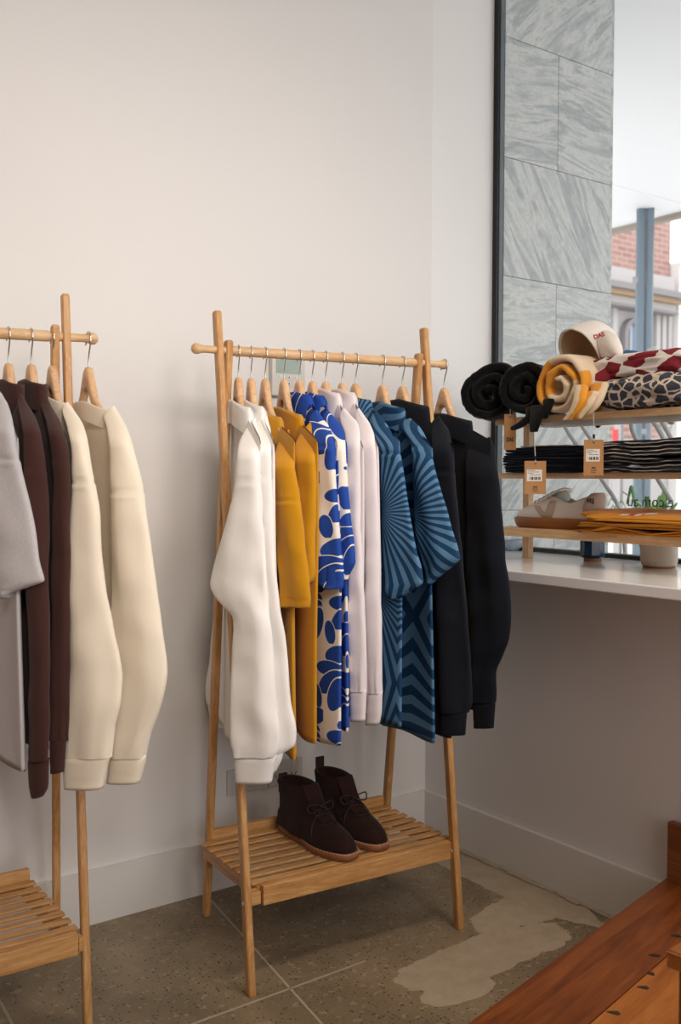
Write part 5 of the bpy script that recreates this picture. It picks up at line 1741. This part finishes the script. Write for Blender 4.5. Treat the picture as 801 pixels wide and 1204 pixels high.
mesh('front_panel', fp+back, F2, M['white_cotton'], cap)
q_ = at(699, 399, x=cc[0]-0.125)
text('stitched_lettering', 'DAS', 0.016, M['red_ink'], tuple(q_), tuple(R_+0.35*U_), tuple(U_), cap, 0.0006, 'LEFT', 0.0007)
pk = []
for i in range(2):
    for (px, py, xx) in ((724, 424, 0.10), (736, 413, 0.16), (748, 414, 0.20), (756, 419, 0.20), (748, 428, 0.14), (732, 430, 0.10)):
        pk.append(at(px, py, x=xx)-np.array(cc)+np.array([0, 0, 0.004*i]))
mesh('peak', pk, grid_faces(2, 6, True, True, True), M['blue_cotton'], cap, smooth=False)

# --- swing tags
def swing_tag(label, px0, py0, px1, py1, x, cord_top, kind, turn=0.0):
    cx_, cy_ = (px0+px1)/2, (py0+py1)/2
    c_ = at(cx_, cy_, x=x)
    az_ = math.atan2(c_[0]-CAM[0], c_[1]-CAM[1])+turn
    rx = np.array([math.cos(az_), -math.sin(az_), 0]); ny = np.array([-math.sin(az_), -math.cos(az_), 0]); uz = np.array([0, 0, 1.0])
    D = (c_-CAM) @ F_
    w_, h_ = (px1-px0)/2/FPX*D, (py1-py0)/2/FPX*D
    t = thing('swing_tag', label, 'price tag', tuple(c_), 'kraft swing tags')
    axs = (rx, uz, ny)
    box('card', (-w_, -h_, -0.0006), (w_, h_, 0.0006), M['kraft'], t, 0, axs)
    tube('eyelet', [rx*0+uz*(h_*0.86)+ny*0.0003, uz*(h_*0.86)+ny*0.0011], 0.0028, M['dark_slot'], t, 10)
    top_ = at(*cord_top, x=x+0.012)-c_
    tube('cord', cr([uz*h_*0.86+ny*0.001, uz*h_*1.1+ny*0.001, (uz*h_*1.1+top_)/2, top_], 5), 0.0011, M['string'], t, 6)
    if kind == 'name':
        text('lettering', 'DAS', w_*0.62, M['black_ink'], tuple(np.array(c_)+ny*0.0008-uz*h_*0.52), tuple(rx), (0, 0, 1), t, 0.0002, 'CENTER', 0.0004, 1.5)
    else:
        for k in range(4):
            z_ = h_*0.92-0.0
        tube('cord_bead', [uz*h_*1.06+ny*0.001, uz*h_*1.30+ny*0.001], 0.0030, M['navy_tee'], t, 8)
        box('sticker', (-w_*0.78, -h_*0.22, 0.0006), (w_*0.62, h_*0.48, 0.0010), M['paper'], t, 0, axs)
        bm = bmesh.new()
        for k in range(9):
            xx = -w_*0.55+k*w_*0.115
            bx(bm, np.array([xx, -h_*0.14, 0.0009]), np.array([xx+w_*(0.03+0.04*((k*7) % 3)), h_*0.04, 0.0013]), 0, axs, (0, 0, 0))
        from_bm('bar_code', bm, M['black_ink'], t)
        bm = bmesh.new()
        for k, (a, b) in enumerate(((-0.7, 0.0), (-0.7, 0.35), (-0.7, -0.2), (-0.5, 0.5))):
            z_ = h_*(0.42-0.085*k)
            bx(bm, np.array([w_*a, z_-h_*0.012, 0.0009]), np.array([w_*b, z_+h_*0.012, 0.0012]), 0, axs, (0, 0, 0))
        for k, (a, b) in enumerate(((-0.2, 0.2), (-0.28, 0.28), (-0.3, 0.3), (-0.24, 0.24))):
            z_ = -h_*(0.56+0.09*k)
            bx(bm, np.array([w_*a, z_-h_*(0.03 if k == 0 else 0.012), 0.0005]), np.array([w_*b, z_+h_*(0.03 if k == 0 else 0.012), 0.0009]), 0, axs, (0, 0, 0))
        from_bm('print_lines', bm, M['black_ink'], t)
    return t


swing_tag('narrow brown card tag lettered in black, hanging by the left black blanket', 593, 487, 607, 529, -0.012, (600, 476), 'name', 0.15)
swing_tag('brown card tag with white barcode sticker hanging lowest, above the sneaker', 617, 542, 642, 581, -0.045, (628, 506), 'code', -0.05)
swing_tag('brown card tag with white barcode sticker in front of the two tee stacks', 687, 517, 709.5, 559, -0.02, (698, 482), 'code', 0.05)

# --- pots and bowl on the counter
q = at(697, 661, z=ZS); v_ = np.array([q[0]-CAM[0], q[1]-CAM[1], 0]); v_ /= np.linalg.norm(v_); q = q+v_*0.034
t = thing('pot', 'glossy deep blue faceted pot on the counter under the shelf', 'pot', (q[0], q[1], ZS))
lathe('foot', [(0.024, 0.0), (0.026, 0.002), (0.026, 0.012), (0.024, 0.014)], M['terracotta'], t)
lathe('body', [(0.026, 0.009), (0.035, 0.013), (0.0375, 0.020), (0.0375, 0.066), (0.035, 0.070), (0.031, 0.068), (0.030, 0.03), (0.004, 0.022)], M['pot_blue'], t, sides=10)
q = at(775, 669, z=ZS); v_ = np.array([q[0]-CAM[0], q[1]-CAM[1], 0]); v_ /= np.linalg.norm(v_); q = q+v_*0.052
t = thing('pot', 'round oatmeal glazed pot on the counter under the shelf', 'pot', (q[0], q[1], ZS))
lathe('foot', [(0.040, 0.0), (0.043, 0.001), (0.044, 0.004), (0.042, 0.006)], M['terracotta'], t)
lathe('body', [(0.042, 0.004), (0.047, 0.009), (0.050, 0.018), (0.0505, 0.066), (0.050, 0.071), (0.047, 0.072), (0.046, 0.066), (0.045, 0.02), (0.005, 0.012)], M['pot_white'], t, 40)
q = at(603, 648, z=ZS); v_ = np.array([q[0]-CAM[0], q[1]-CAM[1], 0]); v_ /= np.linalg.norm(v_); q = q+v_*0.025
t = thing('bowl', 'small pale blue bowl at the left end of the counter', 'bowl', (q[0], q[1], ZS))
lathe('body', [(0.018, 0.0), (0.020, 0.003), (0.034, 0.014), (0.042, 0.030), (0.044, 0.038), (0.042, 0.038), (0.038, 0.028), (0.026, 0.012), (0.003, 0.006)], M['bowl_blue'], t, 36)
